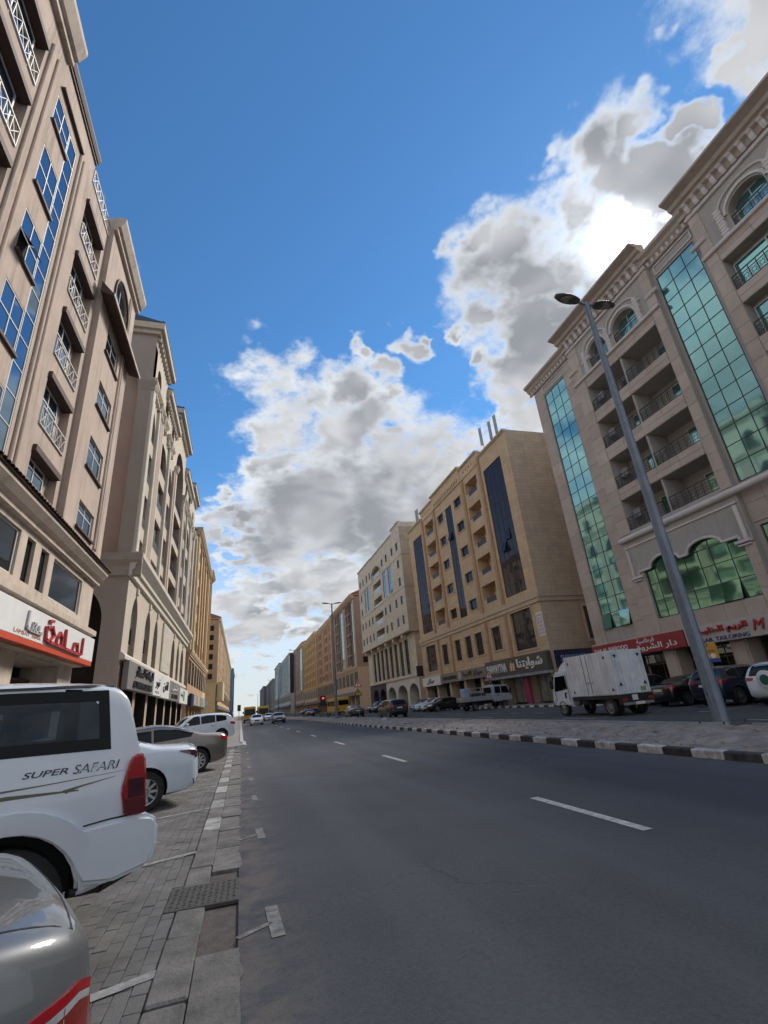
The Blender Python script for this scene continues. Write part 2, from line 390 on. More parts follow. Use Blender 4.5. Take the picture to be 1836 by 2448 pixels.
# left car park: block paving, flush kerb and gutter
STALL = R(21)
yard = sheet('car_park', -6.0, -.26, -12, 27.2, -.035, pm('paver_bed', (.14, .135, .128), .95, .2, 8))
lines = [(-2.0+3.06*k) for k in range(9)]
lines = [1.5, 4.45, 7.5, 10.6, 13.62, 16.75, 19.8, 22.9]
PV = MB().bbox(.002, .198, .002, .098, -.05, .002, .004).mesh('paver', PAVE)
stuff = MB(); nind = 0
rng = random.Random(3)
for i in range(-10, 290):                       # courses along x, long side along y
    for j in range(58):
        x = -.50-(j+1)*.1; y = 2.2+(i+(.5 if j % 2 else 0))*.2
        if y > 27 or y < -1.5: continue
        dz = rng.uniform(-.003, .003)
        if j < 9 and 2.4 < y < 8.4 and nind < 285:
            o = ob('paver', PV, yard, (x+.1, y, dz), (rng.uniform(-.012, .012), rng.uniform(-.012, .012), R(90)+rng.uniform(-.012, .012))); nind += 1
        else:
            g = .0028; a, b, c, d, z = x+g, x+.1-g, y+g, y+.2-g, .002+dz
            stuff.add([(a, c, z), (b, c, z), (b, d, z), (a, d, z), (a-g*.5, c-g*.5, z-.03), (b+g*.5, c-g*.5, z-.03), (b+g*.5, d+g*.5, z-.03), (a-g*.5, d+g*.5, z-.03)],
                      [(0, 1, 2, 3), (4, 5, 1, 0), (5, 6, 2, 1), (6, 7, 3, 2), (7, 4, 0, 3)])
tag(ob('paving', stuff.mesh('paving', PAVE), yard), kind='stuff')
KS = MB().bbox(0, .235, .008, .905, -.05, .012, .012)
KS_W, KS_C = KS.mesh('kerb_stone', pm('scuffed_white_paint', (.33, .33, .325), .85, .5, 6, .4, 60, rand=.15)), KS.mesh('kerb_stone', CONC_D)
for k in range(-4, 29):
    y = 1.0+k*.93
    if y < 26.4: ob('kerb_stone', KS_W if k % 2 == 0 and k > 6 else KS_C, yard, (-.492, y, rng.uniform(-.006, .006)), (rng.uniform(-.012, .012), rng.uniform(-.015, .015), rng.uniform(-.008, .008)))
def slab(n):                                    # a gutter slab with an uneven worn edge on the road side
    r = random.Random(n); pts = [(-.25, 0), (-.25, .985)]; e = []
    for i in range(22):
        q = .985*(1-i/21); e.append((.035+.03*mnoise.noise((q*2.2, n*3.7, 0))+.022*mnoise.noise((q*9, n*5.1, 1))+r.uniform(-.006, .006), q))
    return MB().prism([(p, q) for p, q in pts+e], -.05, .008, 'z').mesh('gutter_slab', CONC_D)
SL = [slab(n) for n in range(7)]
for k in range(-2, 27):
    if k in (4, 5): continue
    ob('gutter_slab', SL[rng.randrange(7)], yard, (0, .3+k*1.0, rng.uniform(-.008, .004)), (rng.uniform(-.02, .02), rng.uniform(-.012, .012), 0))
patch = MB()                                    # broken patch beside the gutter
for i in range(90):
    x, y, s_ = rng.uniform(-.24, .03), rng.uniform(6.3, 7.2), rng.uniform(.015, .05)
    patch.add([(x+s_*math.cos(a)*rng.uniform(.6, 1), y+s_*math.sin(a)*rng.uniform(.6, 1), -.03) for a in (0, 1.3, 2.5, 3.8, 5)]+[(x, y, rng.uniform(-.02, .012))], [(0, 1, 5), (1, 2, 5), (2, 3, 5), (3, 4, 5), (4, 0, 5)])
tag(ob('broken_concrete', patch.mesh('broken_concrete', CONC_D), yard), kind='stuff')
sheet('gutter_bed', -.26, .03, 3.8, 8, -.028, pm('dirt_fill', (.11, .10, .09), .95, .3, 9, .6, 40), yard)
# drain cover
dc = thing('drain_cover', 'square cast iron drain cover set in the gutter by the road edge', 'drain cover', (-.28, 5.62, .006), R(-1))
m = MB().bbox(-.31, .31, -.31, .31, -.03, .006, .006)
ob('frame', m.mesh('frame', IRON), dc)
m = MB()
for i in range(11):
    for j in range(11):
        x, y = -.26+i*.052, -.26+j*.052
        m.box(x-.016, x+.016, y-.008, y+.008, .006, .010) if (i+j) % 2 else m.box(x-.008, x+.008, y-.016, y+.016, .006, .010)
tag(ob('tread_pattern', m.mesh('tread_pattern', IRON), dc), kind='stuff')
for y in lines:
    n = Vector((-math.cos(STALL), -math.sin(STALL)))
    mark('bay_line', -.28, y-.10, 5.3, .10, math.pi+STALL, pm('bay_paint', (.30, .30, .295), .8, .5, 9, .3, 90), yard, .008)
    if y > 3: mark('bay_line', .03, y+.02, .30, .055, R(33), LINE_W, road); mark('bay_bar', .25, y-.08, .10, .62, R(2), LINE_W, road)
# raised apron with white kerb beyond the bays
apron = tag(ob('apron', MB().prism([(-6.0, 27.5), (.10, 27.5), (.13, 29.5), (-.02, 33), (-.02, 160), (-6, 160)], -.05, .085, 'z').mesh('apron', CONC)), kind='structure')
for k in range(110):
    y = 27.4+k*1.0; xo = .10 if k < 3 else -.02
    ob('kerb_stone', cached('wks', lambda: MB().bbox(0, .2, .006, .994, -.05, .14, .02).mesh('kerb_stone', WHITE_P)), apron, (xo, y, 0), (0, 0, R(-1.5) if k == 3 else 0))
ob('kerb_stone', cached('wks2', lambda: MB().bbox(-1.4, .32, -.16, 0, -.05, .13, .02).mesh('kerb_stone', WHITE_P)), apron, (0, 27.45, 0))
sw = tag(ob('pavement', MB().box(-9.5, -5.98, -12, 160, -.05, .16).mesh('pavement', pm('pavement_tiles', (.25, .235, .215), .85, .2, 2, .3, 30))), kind='structure')

# median
med = MB(); xs = [8.56+4.25*i/17 for i in range(18)]; ys = [-6+.25*i for i in range(270)]+[62+3*i for i in range(1, 60)]
for y in ys:
    for i, x in enumerate(xs):
        e = min(1, min(i, 17-i)/3)
        h = .10+e*(.10*mnoise.noise((x*.55, y*.35, 1))+.10*mnoise.noise((x*2.3, y*2.3, 3))+.06*mnoise.noise((x*5, y*5, 7)))+.05*e
        med.v.append((x, y, h))
nx = len(xs)
for j in range(len(ys)-1):
    for i in range(nx-1): med.f.append((j*nx+i, j*nx+i+1, (j+1)*nx+i+1, (j+1)*nx+i)); med.m.append(0)
median = tag(ob('median', med.mesh('median', SOIL, True)), kind='structure')
kb = MB().bbox(0, .19, .006, .694, -.05, .15, .022)
KB_B, KB_W = kb.mesh('kerb_stone', BLACK_P), kb.mesh('kerb_stone', WHITE_P)
for k in range(-8, 215):
    ob('kerb_stone', (KB_W, KB_B)[k % 2], median, (8.38, 6.15+k*.7, rng.uniform(-.008, .006)), (0, rng.uniform(-.02, .02), rng.uniform(-.008, .008)))
KC = MB().bbox(0, .19, .006, .994, -.05, .15, .022).mesh('kerb_stone', CONC)
for k in range(75): ob('kerb_stone', KC, median, (12.80, 5+k*1.0, 0))
gutter = MB().box(13.0, 13.5, -20, 160, -.05, .03)
ob('gutter', gutter.mesh('gutter', CONC), median)
rub = MB()
for i in range(900):
    x, y = rng.uniform(8.7, 12.7), rng.choice((rng.uniform(4, 30), rng.uniform(4, 70))); s_ = rng.uniform(.015, .06)*(2.0 if rng.random() < .07 else 1)
    z = .16+.05
    vs = [(x+s_*rng.uniform(.5, 1)*math.cos(a)*math.cos(e), y+s_*rng.uniform(.5, 1)*math.sin(a)*math.cos(e), .15+s_*(.6*math.sin(e)+.3)) for e in (-.6, .4) for a in (0, 1.25, 2.5, 3.8, 5)]+[(x, y, .15+s_*.9)]
    rub.add(vs, [(i_, (i_+1) % 5, 5+(i_+1) % 5, 5+i_) for i_ in range(5)]+[(5+i_, 5+(i_+1) % 5, 10) for i_ in range(5)])
tag(ob('rubble', rub.mesh('rubble', pm('rubble_stone', (.33, .29, .25), .9, .3, 6)), median), kind='stuff')

# far pavement
sw2 = tag(ob('far_pavement', MB().box(23.5, 34, -30, 700, -.05, .16).mesh('far_pavement', pm('far_pavement_tiles', (.23, .215, .2), .85, .2, 2))), kind='structure')
KY = kb.mesh('kerb_stone', pm('yellow_kerb_paint', (.5, .33, .06), .8, .3, 6))
for k in range(140):
    ob('kerb_stone', (KB_W, KB_B)[k % 2], sw2, (23.35, 8+k*.7, 0))
# ================================================================ building kit
class Bld:
    """a building along the street: local x runs left to right seen from the road, y inward, z up"""
    def __init__(s, name, label, side, X, Ya, Yb, cat='building'):
        s.side, s.X, s.Ya, s.Yb = side, X, Ya, Yb
        s.W = Yb-Ya
        s.root = thing(name, label, cat, (X, Ya if side == 'L' else Yb, 0), R(90) if side == 'L' else R(-90))
    def x(s, Y): return Y-s.Ya if s.side == 'L' else s.Yb-Y
    def xs(s, a, b): return tuple(sorted((s.x(a), s.x(b))))
    def part(s, name, mb, mat, smooth=False, parent=None, loc=(0, 0, 0)):
        return ob(name, mb.mesh(name, mat, smooth) if isinstance(mb, MB) else mb, parent or s.root, loc)
    def box(s, name, Y0, Y1, y0, y1, z0, z1, mat, ch=.015):
        a, b = s.xs(Y0, Y1); return s.part(name, MB().bbox(a, b, y0, y1, z0, z1, ch), mat)
    def prof(s, name, Y0, Y1, poly, mat):
        """a moulding of profile (y, z) run along the front"""
        a, b = s.xs(Y0, Y1); return s.part(name, MB().prism(poly, a, b, 'x'), mat)

def arc(kind, x0, x1, zs, z1, n=10):
    """points of an arch from (x0, zs) up to z1 and down to (x1, zs)"""
    w2 = (x1-x0)/2; h = z1-zs; o = []
    for i in range(2*n+1):
        t = i/(2*n)
        if kind == 'round': a = math.pi*(1-t); o.append((x0+w2+w2*math.cos(a), zs+h*math.sin(a)))
        else:
            u = 1-abs(2*t-1); r = (w2*w2+h*h)/(2*w2); hh = h*math.sin(u*math.pi/2); dx = math.sqrt(max(0, r*r-hh*hh))-(r-w2)
            o.append((x0+w2+(dx if t > .5 else -dx), zs+hh))
    return o
def front(mb, x0, x1, z0, z1, ops, y=0., mi=0, mir=None, mib=None):
    """wall face with openings (x0, x1, z0, z1, depth, back, arch, spring)"""
    mir = mi if mir is None else mir; mib = mir if mib is None else mib
    ops = [tuple(o)+(None,)*(8-len(o)) for o in ops]
    X = sorted({x0, x1, *[min(max(v, x0), x1) for o in ops for v in o[:2]]}); Z = sorted({z0, z1, *[min(max(v, z0), z1) for o in ops for v in o[2:4]]})
    for i in range(len(X)-1):
        j = 0
        while j < len(Z)-1:
            cx = (X[i]+X[i+1])/2; hole = lambda k: any(o[0] < cx < o[1] and o[2] < (Z[k]+Z[k+1])/2 < o[3] for o in ops)
            if hole(j): j += 1; continue
            k = j
            while k+1 < len(Z)-1 and not hole(k+1): k += 1
            mb.add([(X[i], y, Z[j]), (X[i+1], y, Z[j]), (X[i+1], y, Z[k+1]), (X[i], y, Z[k+1])], [(0, 1, 2, 3)], mi); j = k+1
    for a, b, c, d, dep, back, arch, zs in ops:
        dep = dep or .15; y1 = y+dep
        if arch:
            pts = arc(arch, a, b, zs, d)
            for (p, q), (r_, s_) in zip(pts[:-1], pts[1:]):
                mb.add([(p, y, q), (r_, y, s_), (r_, y, d), (p, y, d)], [(0, 1, 2, 3)], mi)
                mb.add([(p, y, q), (r_, y, s_), (r_, y1, s_), (p, y1, q)], [(0, 1, 2, 3)], mir)
            sides = [((a, c), (a, zs)), ((b, zs), (b, c)), ((a, c), (b, c))]
        else: sides = [((a, c), (a, d)), ((b, d), (b, c)), ((a, c), (b, c)), ((a, d), (b, d))]
        for (p, q), (r_, s_) in sides: mb.add([(p, y, q), (r_, y, s_), (r_, y1, s_), (p, y1, q)], [(0, 1, 2, 3)], mir)
        if back: mb.add([(a, y1, c), (b, y1, c), (b, y1, d), (a, y1, d)], [(0, 1, 2, 3)], mib)
    return mb
def shell(mb, x0, x1, y0, y1, z0, z1, mi=0, sides=True, roof=True, bottom=False):
    """the other faces of a block whose front is built with front()"""
    if sides:
        for x in (x0, x1): mb.add([(x, y0, z0), (x, y1, z0), (x, y1, z1), (x, y0, z1)], [(0, 1, 2, 3)], mi)
    mb.add([(x0, y1, z0), (x1, y1, z0), (x1, y1, z1), (x0, y1, z1)], [(0, 1, 2, 3)], mi)
    if roof: mb.add([(x0, y0, z1), (x1, y0, z1), (x1, y1, z1), (x0, y1, z1)], [(0, 1, 2, 3)], mi)
    if bottom: mb.add([(x0, y0, z0), (x1, y0, z0), (x1, y1, z0), (x0, y1, z0)], [(0, 1, 2, 3)], mi)
    return mb

def window(b, Y0, Y1, z0, z1, y=.1, cols=1, rows=1, fw=.05, fm=None, gm=None, name='window', t=.05, jit=.0, fr=None, open_=(), sash=True, omat=None):
    """a window of a building: frame as the part, each pane a sub-part; cols / rows may be lists of fractions"""
    x0, x1 = b.xs(Y0, Y1); w_, h_ = x1-x0, z1-z0
    cs = [i/cols for i in range(cols+1)] if isinstance(cols, int) else cols; rs = [i/rows for i in range(rows+1)] if isinstance(rows, int) else rows
    def make():
        m = MB()
        m.box(0, w_, 0, t, 0, fw); m.box(0, w_, 0, t, h_-fw, h_); m.box(0, fw, 0, t, fw, h_-fw); m.box(w_-fw, w_, 0, t, fw, h_-fw)
        for c in cs[1:-1]: m.box(c*w_-fw*.4, c*w_+fw*.4, .002, t-.002, fw, h_-fw)
        for r_ in rs[1:-1]: m.box(fw, w_-fw, .004, t-.004, r_*h_-fw*.4, r_*h_+fw*.4)
        return m.mesh('window_frame', fm)
    fo = ob(name, cached(('win', round(w_, 2), round(h_, 2), str(cs), str(rs), fw, fm.name, t), make), b.root, (x0, y, z0))
    k = 0
    for i in range(len(cs)-1):
        for j in range(len(rs)-1):
            pw, ph = (cs[i+1]-cs[i])*w_-.01, (rs[j+1]-rs[j])*h_-.01
            rot = (rng.uniform(-jit, jit), 0, rng.uniform(-jit, jit)) if jit else (0, 0, 0)
            loc = [cs[i]*w_+.005, t*.45, rs[j]*h_+.005]
            if (i, j) in open_:
                rot = (R(-open_[(i, j)] if isinstance(open_, dict) else -14), 0, 0)
                p = MB().box(0, pw, 0, .012, -ph, 0)
                ob('pane', p.mesh('pane', gm), fo, (loc[0], -.01, loc[2]+ph), rot)
                if omat: ob('dark_board', boxmesh(pw, .01, ph, omat), fo, (loc[0], t*.6, loc[2]))  # dark board behind the open pane, in place of the unlit room
            else: ob('pane', boxmesh(pw, .012, ph, gm), fo, loc, rot)
            k += 1
    return fo
def sign(name, label, side, X, Ya, Yb, z0, z1, mat, depth=.18, cat='shop sign'):
    """a shop sign on a street front; its lettering comes as parts"""
    w_ = Yb-Ya; o = ob(name, MB().bbox(0, w_, -depth, 0, 0, z1-z0, .02).mesh(name, mat), None, (X, Ya if side == 'L' else Yb, z0), (0, 0, R(90) if side == 'L' else R(-90)))
    o['depth'] = depth; del o['depth']
    return tag(o, label, cat)
def letters(s, txt, mat, x, z, w_, h_, depth=.04, d0=.18, bold=0., name='lettering', shear=0.):
    return ob(name, text_mesh(txt, mat, w_, h_, depth, bold, shear), s, (x, -d0-.001, z))
def railing_x(w_, h_, mat, n, r=.022):
    m = MB(); m.box(0, w_, -.03, .03, 0, .05); m.box(0, w_, -.03, .03, h_-.05, h_)
    for i in range(n+1):
        x = w_*i/n; m.box(x-r, x+r, -.02, .02, .05, h_-.05)
        if i < n:
            a, b_ = w_*i/n, w_*(i+1)/n
            m.tube((a, 0, .05), (b_, 0, h_-.05), r*.8, n=4); m.tube((a, .01, h_-.05), (b_, .01, .05), r*.8, n=4)
    return m.mesh('railing', mat)
def railing_iron(w_, h_, mat):
    m = MB(); m.box(0, w_, -.03, .03, h_-.05, h_); m.box(0, w_, -.02, .02, .04, .08); m.box(0, w_, -.02, .02, h_-.28, h_-.25)
    n = max(3, int(w_/.42)); s_ = w_/n
    for i in range(n+1): m.box(i*s_-.018, i*s_+.018, -.018, .018, .0, h_)
    for i in range(n):
        cx = (i+.5)*s_; cz = (.08+h_-.28)/2
        for rr, dx, dz in ((.13, 0, 0), (.07, -s_*.3, .13), (.07, s_*.3, -.13), (.07, -s_*.3, -.13), (.07, s_*.3, .13)):
            q = [(cx+dx+rr*math.cos(a), 0, cz+dz+rr*math.sin(a)) for a in [2*math.pi*k/8 for k in range(9)]]
            m.path(q, .014, 4)
    return m.mesh('railing', mat)

# shared finishes
WHITE_F = pm('white_frame', (.62, .63, .63), .45, .06)
ALU_D = pm('dark_frame', (.03, .035, .035), .4, .1)
BROWN_F = pm('brown_frame', (.09, .065, .05), .5, .1)
G_DARK = glassm('dark_window_glass', (.42, .46, .5), .05, (.02, .021, .022))
G_BLUE = glassm('blue_coated_glass', (.46, .60, .72), .44, (.02, .03, .045), wav=.004)
G_TEAL = glassm('teal_curtain_glass', (.44, .76, .745), .52, (.06, .18, .17), .05, wav=.004, wsc=.8)
G_GREEN = glassm('green_window_glass', (.42, .72, .56), .42, (.05, .14, .085), .05, wav=.006, wsc=.9)
G_BRONZE = glassm('bronze_curtain_glass', (.20, .205, .235), .16, (.05, .047, .05), wav=.003)
G_PALE = glassm('pale_green_glass', (.62, .80, .74), .35, (.30, .40, .35), wav=.003)
G_SHOP = glassm('shop_glass', (.7, .72, .72), .10, (.02, .018, .016))
G_FAR = pm('far_window_glass', (.022, .022, .024), .35, .3, .4, spec=.15)
DARKROOM = pm('dark_interior', (.02, .018, .016), .9, .3, 2)  # near-black colour stands in for the shade of unlit rooms and passages
IRON_B = pm('black_iron', (.05, .05, .055), .5, .2, 9, metal=.2)
WHITE_R = pm('white_rail_paint', (.56, .545, .51), .5, .15, 5)
# ================================================================ near left building
ST1 = pm('pink_beige_stucco', (.49, .395, .335), .9, .15, .7, .5, 90, streak=.6)
ST1T = pm('beige_trim', (.55, .465, .39), .85, .12, 1.5, .3, 60, streak=.6)
BRN = pm('dark_brown_trim', (.075, .045, .038), .7, .2, 3)
TILE = pm('brown_roof_tile', (.10, .050, .042), .7, .2, 4, .3, 60, rand=.2)
b = Bld('apartment_building', 'pink beige block with white lattice window rails and brown tile eave above red lettered sign', 'L', -7.2, -6, 25.6)
soff = [23.7, 20.45, 17.3, 14.1, 10.95]; sill = [21.4, 18.15, 14.93, 11.8, 9.65]
cz = [(22.5, 24.0), (19.05, 21.05), (15.85, 17.7), (12.75, 14.55), (9.6, 11.4)]
az = [(19.0, 20.5), (15.8, 17.2), (12.55, 14.1), (9.65, 10.85)]
m = MB(); x = b.x
def OP(b, Y0, Y1, z0, z1, d, back=False, arch=None, zs=None): return b.xs(Y0, Y1)+(z0, z1, d, back, arch, zs)
ops = []
for so, si in zip(soff, sill):
    ops += [OP(b, 16.97, 19.5, si, so, .30, True), OP(b, 8.5, 11.75, si+.3, so+.45, .30, True), OP(b, 1.2, 3.6, si+.3, so+.45, .30, True)]
for z0, z1 in cz: ops += [OP(b, 13.1, 14.5, z0, z1, .07)]
ops += [OP(b, 14.5, 15.32, 9.5, 23.95, .07)]
front(m, x(-6), x(20), 8.0, 25.0, ops)
m.add([(x(-6), 0, 25), (x(17.1), 0, 25), (x(17.1), 0, 26.4), (x(-6), 0, 26.4)], [(0, 1, 2, 3)])
m.add([(x(17.1), 0, 25), (x(17.1), 9, 25), (x(17.1), 9, 26.4), (x(17.1), 0, 26.4)], [(0, 1, 2, 3)])
m.box(x(-6), x(17.1), .3, 14, 25, 26.38); m.add([(x(17.1), 0, 25), (x(20), 0, 25), (x(20), 14, 25), (x(17.1), 14, 25)], [(0, 1, 2, 3)])
aops = [OP(b, 21.5, 23.75, z0, z1, .12) for z0, z1 in az]+[OP(b, 21.5, 24.1, 22.25, 24.3, .14, False, 'round', 23.1)]
front(m, x(20), x(25.6), 8.0, 25.6, aops, -.25)
shell(m, x(20), x(25.6), -.25, 14, 8, 25.6)
lo = [OP(b, 20.3, 23.95, 6.25, 7.78, .14), OP(b, 19.0, 19.75, 6.25, 7.78, .2, True), OP(b, 17.75, 18.45, 6.25, 7.78, .2, True), OP(b, 13.4, 17.2, 6.25, 7.78, .14), OP(b, 9.0, 12.4, 6.25, 7.78, .14)]
front(m, x(-6), x(25.7), 4.2, 8.02, lo, -.12, 1); shell(m, x(-6), x(25.7), -.12, 14, 4.2, 8.02, 1)
front(m, x(-6), x(25.6), 0, 4.2, [OP(b, 3+5.5*k, 7.4+5.5*k, .16, 4.1, 1.4, True) for k in range(4)], .25, 1, None, 2); m.add([(x(25.6), .25, 0), (x(25.6), 14, 0), (x(25.6), 14, 4.2), (x(25.6), .25, 4.2)], [(0, 1, 2, 3)], 1)
m.add([(x(-6), .25, 4.2), (x(25.7), .25, 4.2), (x(25.7), -.12, 4.2), (x(-6), -.12, 4.2)], [(0, 1, 2, 3)], 1)
b.part('wall', m, [ST1, ST1T, DARKROOM])
for so, si in zip(soff, sill):
    window(b, 17.05, 18.9, si+.05, so-.28, .22, 2, [0, .68, 1], .07, WHITE_F, G_BLUE)
    window(b, 8.7, 11.5, si+.35, so+.15, .22, 2, [0, .68, 1], .07, WHITE_F, G_BLUE)
    b.box('lintel', 16.99, 19.48, -.12, .28, so-.25, so-.003, BRN, .005); b.box('lintel', 8.52, 11.73, -.12, .28, so+.2, so+.447, BRN, .005)
    if so > 11: 
        ob('railing', cached('rx1', lambda: railing_x(2.45, .78, WHITE_R, 5, .017)), b.root, (x(17.0), -.03, si+.0))
    ob('railing', cached('rx2', lambda: railing_x(3.15, .8, WHITE_R, 7, .017)), b.root, (x(8.55), -.03, si+.32))
for i, (z0, z1) in enumerate(cz):
    kw = dict(open_={(0, 0): 32}, omat=DARKROOM) if i == 2 else {}
    window(b, 13.1, 14.5, z0, z1, .015, 2, 2, .05, WHITE_F, G_BLUE, **kw)
    b.box('drip_ledge', 13.05, 14.55, -.1, .1, z0-.13, z0-.02, BRN, .005)
window(b, 14.52, 15.3, 9.52, 23.93, .012, 1, 14, .045, WHITE_F, G_BLUE)
for z0, z1 in az:
    window(b, 21.55, 23.7, z0, z1, -.17, 2, [0, .66, 1], .07, WHITE_F, G_BLUE); b.box('window_sill', 21.4, 23.85, -.36, -.2, z0-.12, z0-.01, BRN, .01)
window(b, 21.55, 24.05, 22.27, 24.25, -.13, 2, 2, .06, WHITE_F, G_BLUE)
for (p, q), (r_, s_) in [(lambda t: t)(z) for z in zip(arc('round', 21.4, 24.2, 23.1, 24.45, 8)[:-1], arc('round', 21.4, 24.2, 23.1, 24.45, 8)[1:])]: pass
t_ = MB(); t_.path([(x(21.4), -.3, 22.3)]+[(x(p), -.3, q) for p, q in arc('round', 21.4, 24.2, 23.1, 24.45, 8)]+[(x(24.2), -.3, 22.3)], .07, 6); b.part('arch_moulding', t_, BRN)
for Y0, Y1, z1, y0 in ((11.95, 12.3, 24.9, 0), (12.42, 12.56, 24.9, 0), (15.55, 15.72, 24.5, 0), (15.85, 15.98, 24.5, 0), (24.15, 24.3, 25.2, -.25), (24.45, 24.55, 25.2, -.25)):
    b.box('pilaster_strip', Y0, Y1, y0-.09, y0+.02, 9.4, z1, ST1, .03)
b.box('shadow_ledge', 13.15, 15.6, -.14, .02, 24.48, 24.6, BRN, .01)
cor = lambda y, z, p, h: [(y, z), (y-p*.35, z), (y-p*.35, z+h*.25), (y-p*.6, z+h*.3), (y-p, z+h*.75), (y-p, z+h), (y, z+h)]
b.prof('cornice', -6, 13.15, cor(-.003, 26.0, .55, 1.15), ST1T)
b.prof('parapet_cap', 13.16, 17.1, cor(-.003, 26.1, .2, .45), BRN)
b.prof('cornice', 19.9, 25.75, cor(-.253, 25.55, .5, .95), ST1T); b.box('parapet', 20, 25.6, -.24, 10, 25.61, 26.45, ST1T)
ob('railing', railing_x(2.9, .85, WHITE_R, 6), b.root, (x(17.12), -.02, 25.02))
b.prof('eave', 19.6, 25.95, [(-.253, 21.6), (-.253, 20.95), (-.85, 20.75), (-.9, 20.82)], BRN)
b.prof('eave_fascia', 19.55, 26.0, [(-.9, 20.72), (-.86, 20.72), (-.86, 20.9), (-.9, 20.9)], ST1T)
# lower cornice with its tiles
b.prof('cornice', -6, 25.95, [(-.123, 8.03), (-.30, 8.05), (-.30, 8.2), (-.45, 8.3), (-.62, 8.52), (-.62, 8.64), (-.003, 9.3), (-.003, 8.03)], ST1T)
te = b.part('tile_eave', MB().prism([(-.64, 8.66), (-.70, 8.68), (-.004, 9.42), (-.004, 9.34)], x(-6), x(25.97), 'x'), TILE)
def tilemesh():
    q = MB(); n = 5; L = 1.0
    for i in range(n):
        a0, a1 = math.pi*i/n, math.pi*(i+1)/n
        q.add([(.12*math.cos(a0), 0, .09*math.sin(a0)), (.12*math.cos(a1), 0, .09*math.sin(a1)), (.11*math.cos(a1), L, .08*math.sin(a1)), (.11*math.cos(a0), L, .08*math.sin(a0))], [(0, 1, 2, 3)])
    return q.mesh('roof_tile', TILE, True)
TM = tilemesh(); sl = math.atan2(.74, .70)
for k in range(70): ob('roof_tile', TM, te, (x(8.6)+k*.25, -.71, 8.70), (sl, 0, rng.uniform(-.01, .01)))
window(b, 20.35, 23.9, 6.28, 7.76, -.05, 1, 1, .05, WHITE_F, G_DARK); window(b, 13.45, 17.15, 6.28, 7.76, -.05, 1, 1, .05, WHITE_F, G_DARK); window(b, 9.05, 12.35, 6.28, 7.76, -.05, 1, 1, .05, WHITE_F, G_DARK)
for Y in (17.75, 19.0): window(b, Y+.02, Y+.72, 6.27, 7.76, -.0, 1, 1, .03, ALU_D, G_DARK)
b.prof('ledge', -6, 26.05, [(-.123, 5.6), (-.42, 5.62), (-.42, 5.84), (-.123, 6.0)], ST1T)
for k in range(4):
    Y = 3+5.5*k; window(b, Y+.1, Y+4.3, .2, 3.6, 1.2, 3, [0, .75, 1], .08, BROWN_F, G_SHOP, name='shop_front')
RED = pm('sign_red', (.42, .03, .035), .4, .1, 3); GREY_L = pm('grey_letter', (.45, .45, .46), .5, .1); SIGN_W = pm('sign_white', (.74, .75, .75), .4, .05, 2, streak=.15)
s = sign('shop_sign', 'long white shop sign with raised red letters over an orange red edge strip', 'L', -6.95, 3, 26.0, 4.42, 5.47, SIGN_W, .16)
ob('edge_strip', MB().bbox(0, 22.9, -.17, .1, -.2, -.005, .01).mesh('edge_strip', pm('orange_red_strip', (.55, .07, .025), .4, .08)), s)
lt = MB()                                        # the red raised word, drawn as strokes
base = [(20.95, .12), (20.55, .12)]; SX = lambda v: 21.1-(21.0-v)*1.4
for pts, wd in (([(21.0, .80), (21.0, .16), (20.8, .10), (20.2, .10), (19.3, .12), (18.6, .14), (18.2, .14), (17.95, .2), (17.9, .62)], .11), ([(20.62, .14), (20.52, .5), (20.2, .46), (20.1, .14)], .09), ([(19.42, .14), (19.36, .82)], .11), ([(19.1, .14), (19.15, .5), (18.9, .62), (18.75, .42), (18.72, .14)], .09), ([(17.9, .6), (18.3, .7), (18.5, .45), (18.2, .16)], .09), ([(18.05, .86), (18.3, .9)], .1)):
    for (a, c), (e, f_) in zip(pts[:-1], pts[1:]):
        a, e = SX(a), SX(e)
        d = Vector((e-a, 0, f_-c)); n = Vector((-d.z, 0, d.x)).normalized()*wd/2; e2 = d.normalized()*wd*.3
        A, B_ = Vector((a, 0, c))-e2, Vector((e, 0, f_))+e2
        q = [A+n, B_+n, B_-n, A-n]; lt.add([(v.x, -.25, v.z) for v in q]+[(v.x, -.165, v.z) for v in q], [(0, 1, 2, 3), (0, 4, 5, 1), (1, 5, 6, 2), (2, 6, 7, 3), (3, 7, 4, 0)])
ob('lettering', lt.mesh('lettering', RED), s)
lt = MB()
for pts, wd in (([(15.75, .86), (15.72, .36), (16.0, .3), (16.9, .3), (17.1, .36)], .1), ([(16.2, .3), (16.2, .55), (16.42, .55), (16.42, .3)], .09), ([(16.75, .32), (16.75, .52)], .1)):
    for (a, c), (e, f_) in zip(pts[:-1], pts[1:]):
        a, e = a-.6, e-.6
        d = Vector((e-a, 0, f_-c)); n = Vector((-d.z, 0, d.x)).normalized()*wd/2; e2 = d.normalized()*wd*.3
        A, B_ = Vector((a, 0, c))-e2, Vector((e, 0, f_))+e2
        q = [A+n, B_+n, B_-n, A-n]; lt.add([(v.x, -.22, v.z) for v in q]+[(v.x, -.165, v.z) for v in q], [(0, 1, 2, 3), (0, 4, 5, 1), (1, 5, 6, 2), (2, 6, 7, 3), (3, 7, 4, 0)])
ob('lettering', lt.mesh('lettering', GREY_L), s)
letters(s, 'LAMSAT  BINA', pm('pale_red_letter', (.62, .34, .30), .6, .1), 14.3, .10, 2.2, .13, .01, .165)

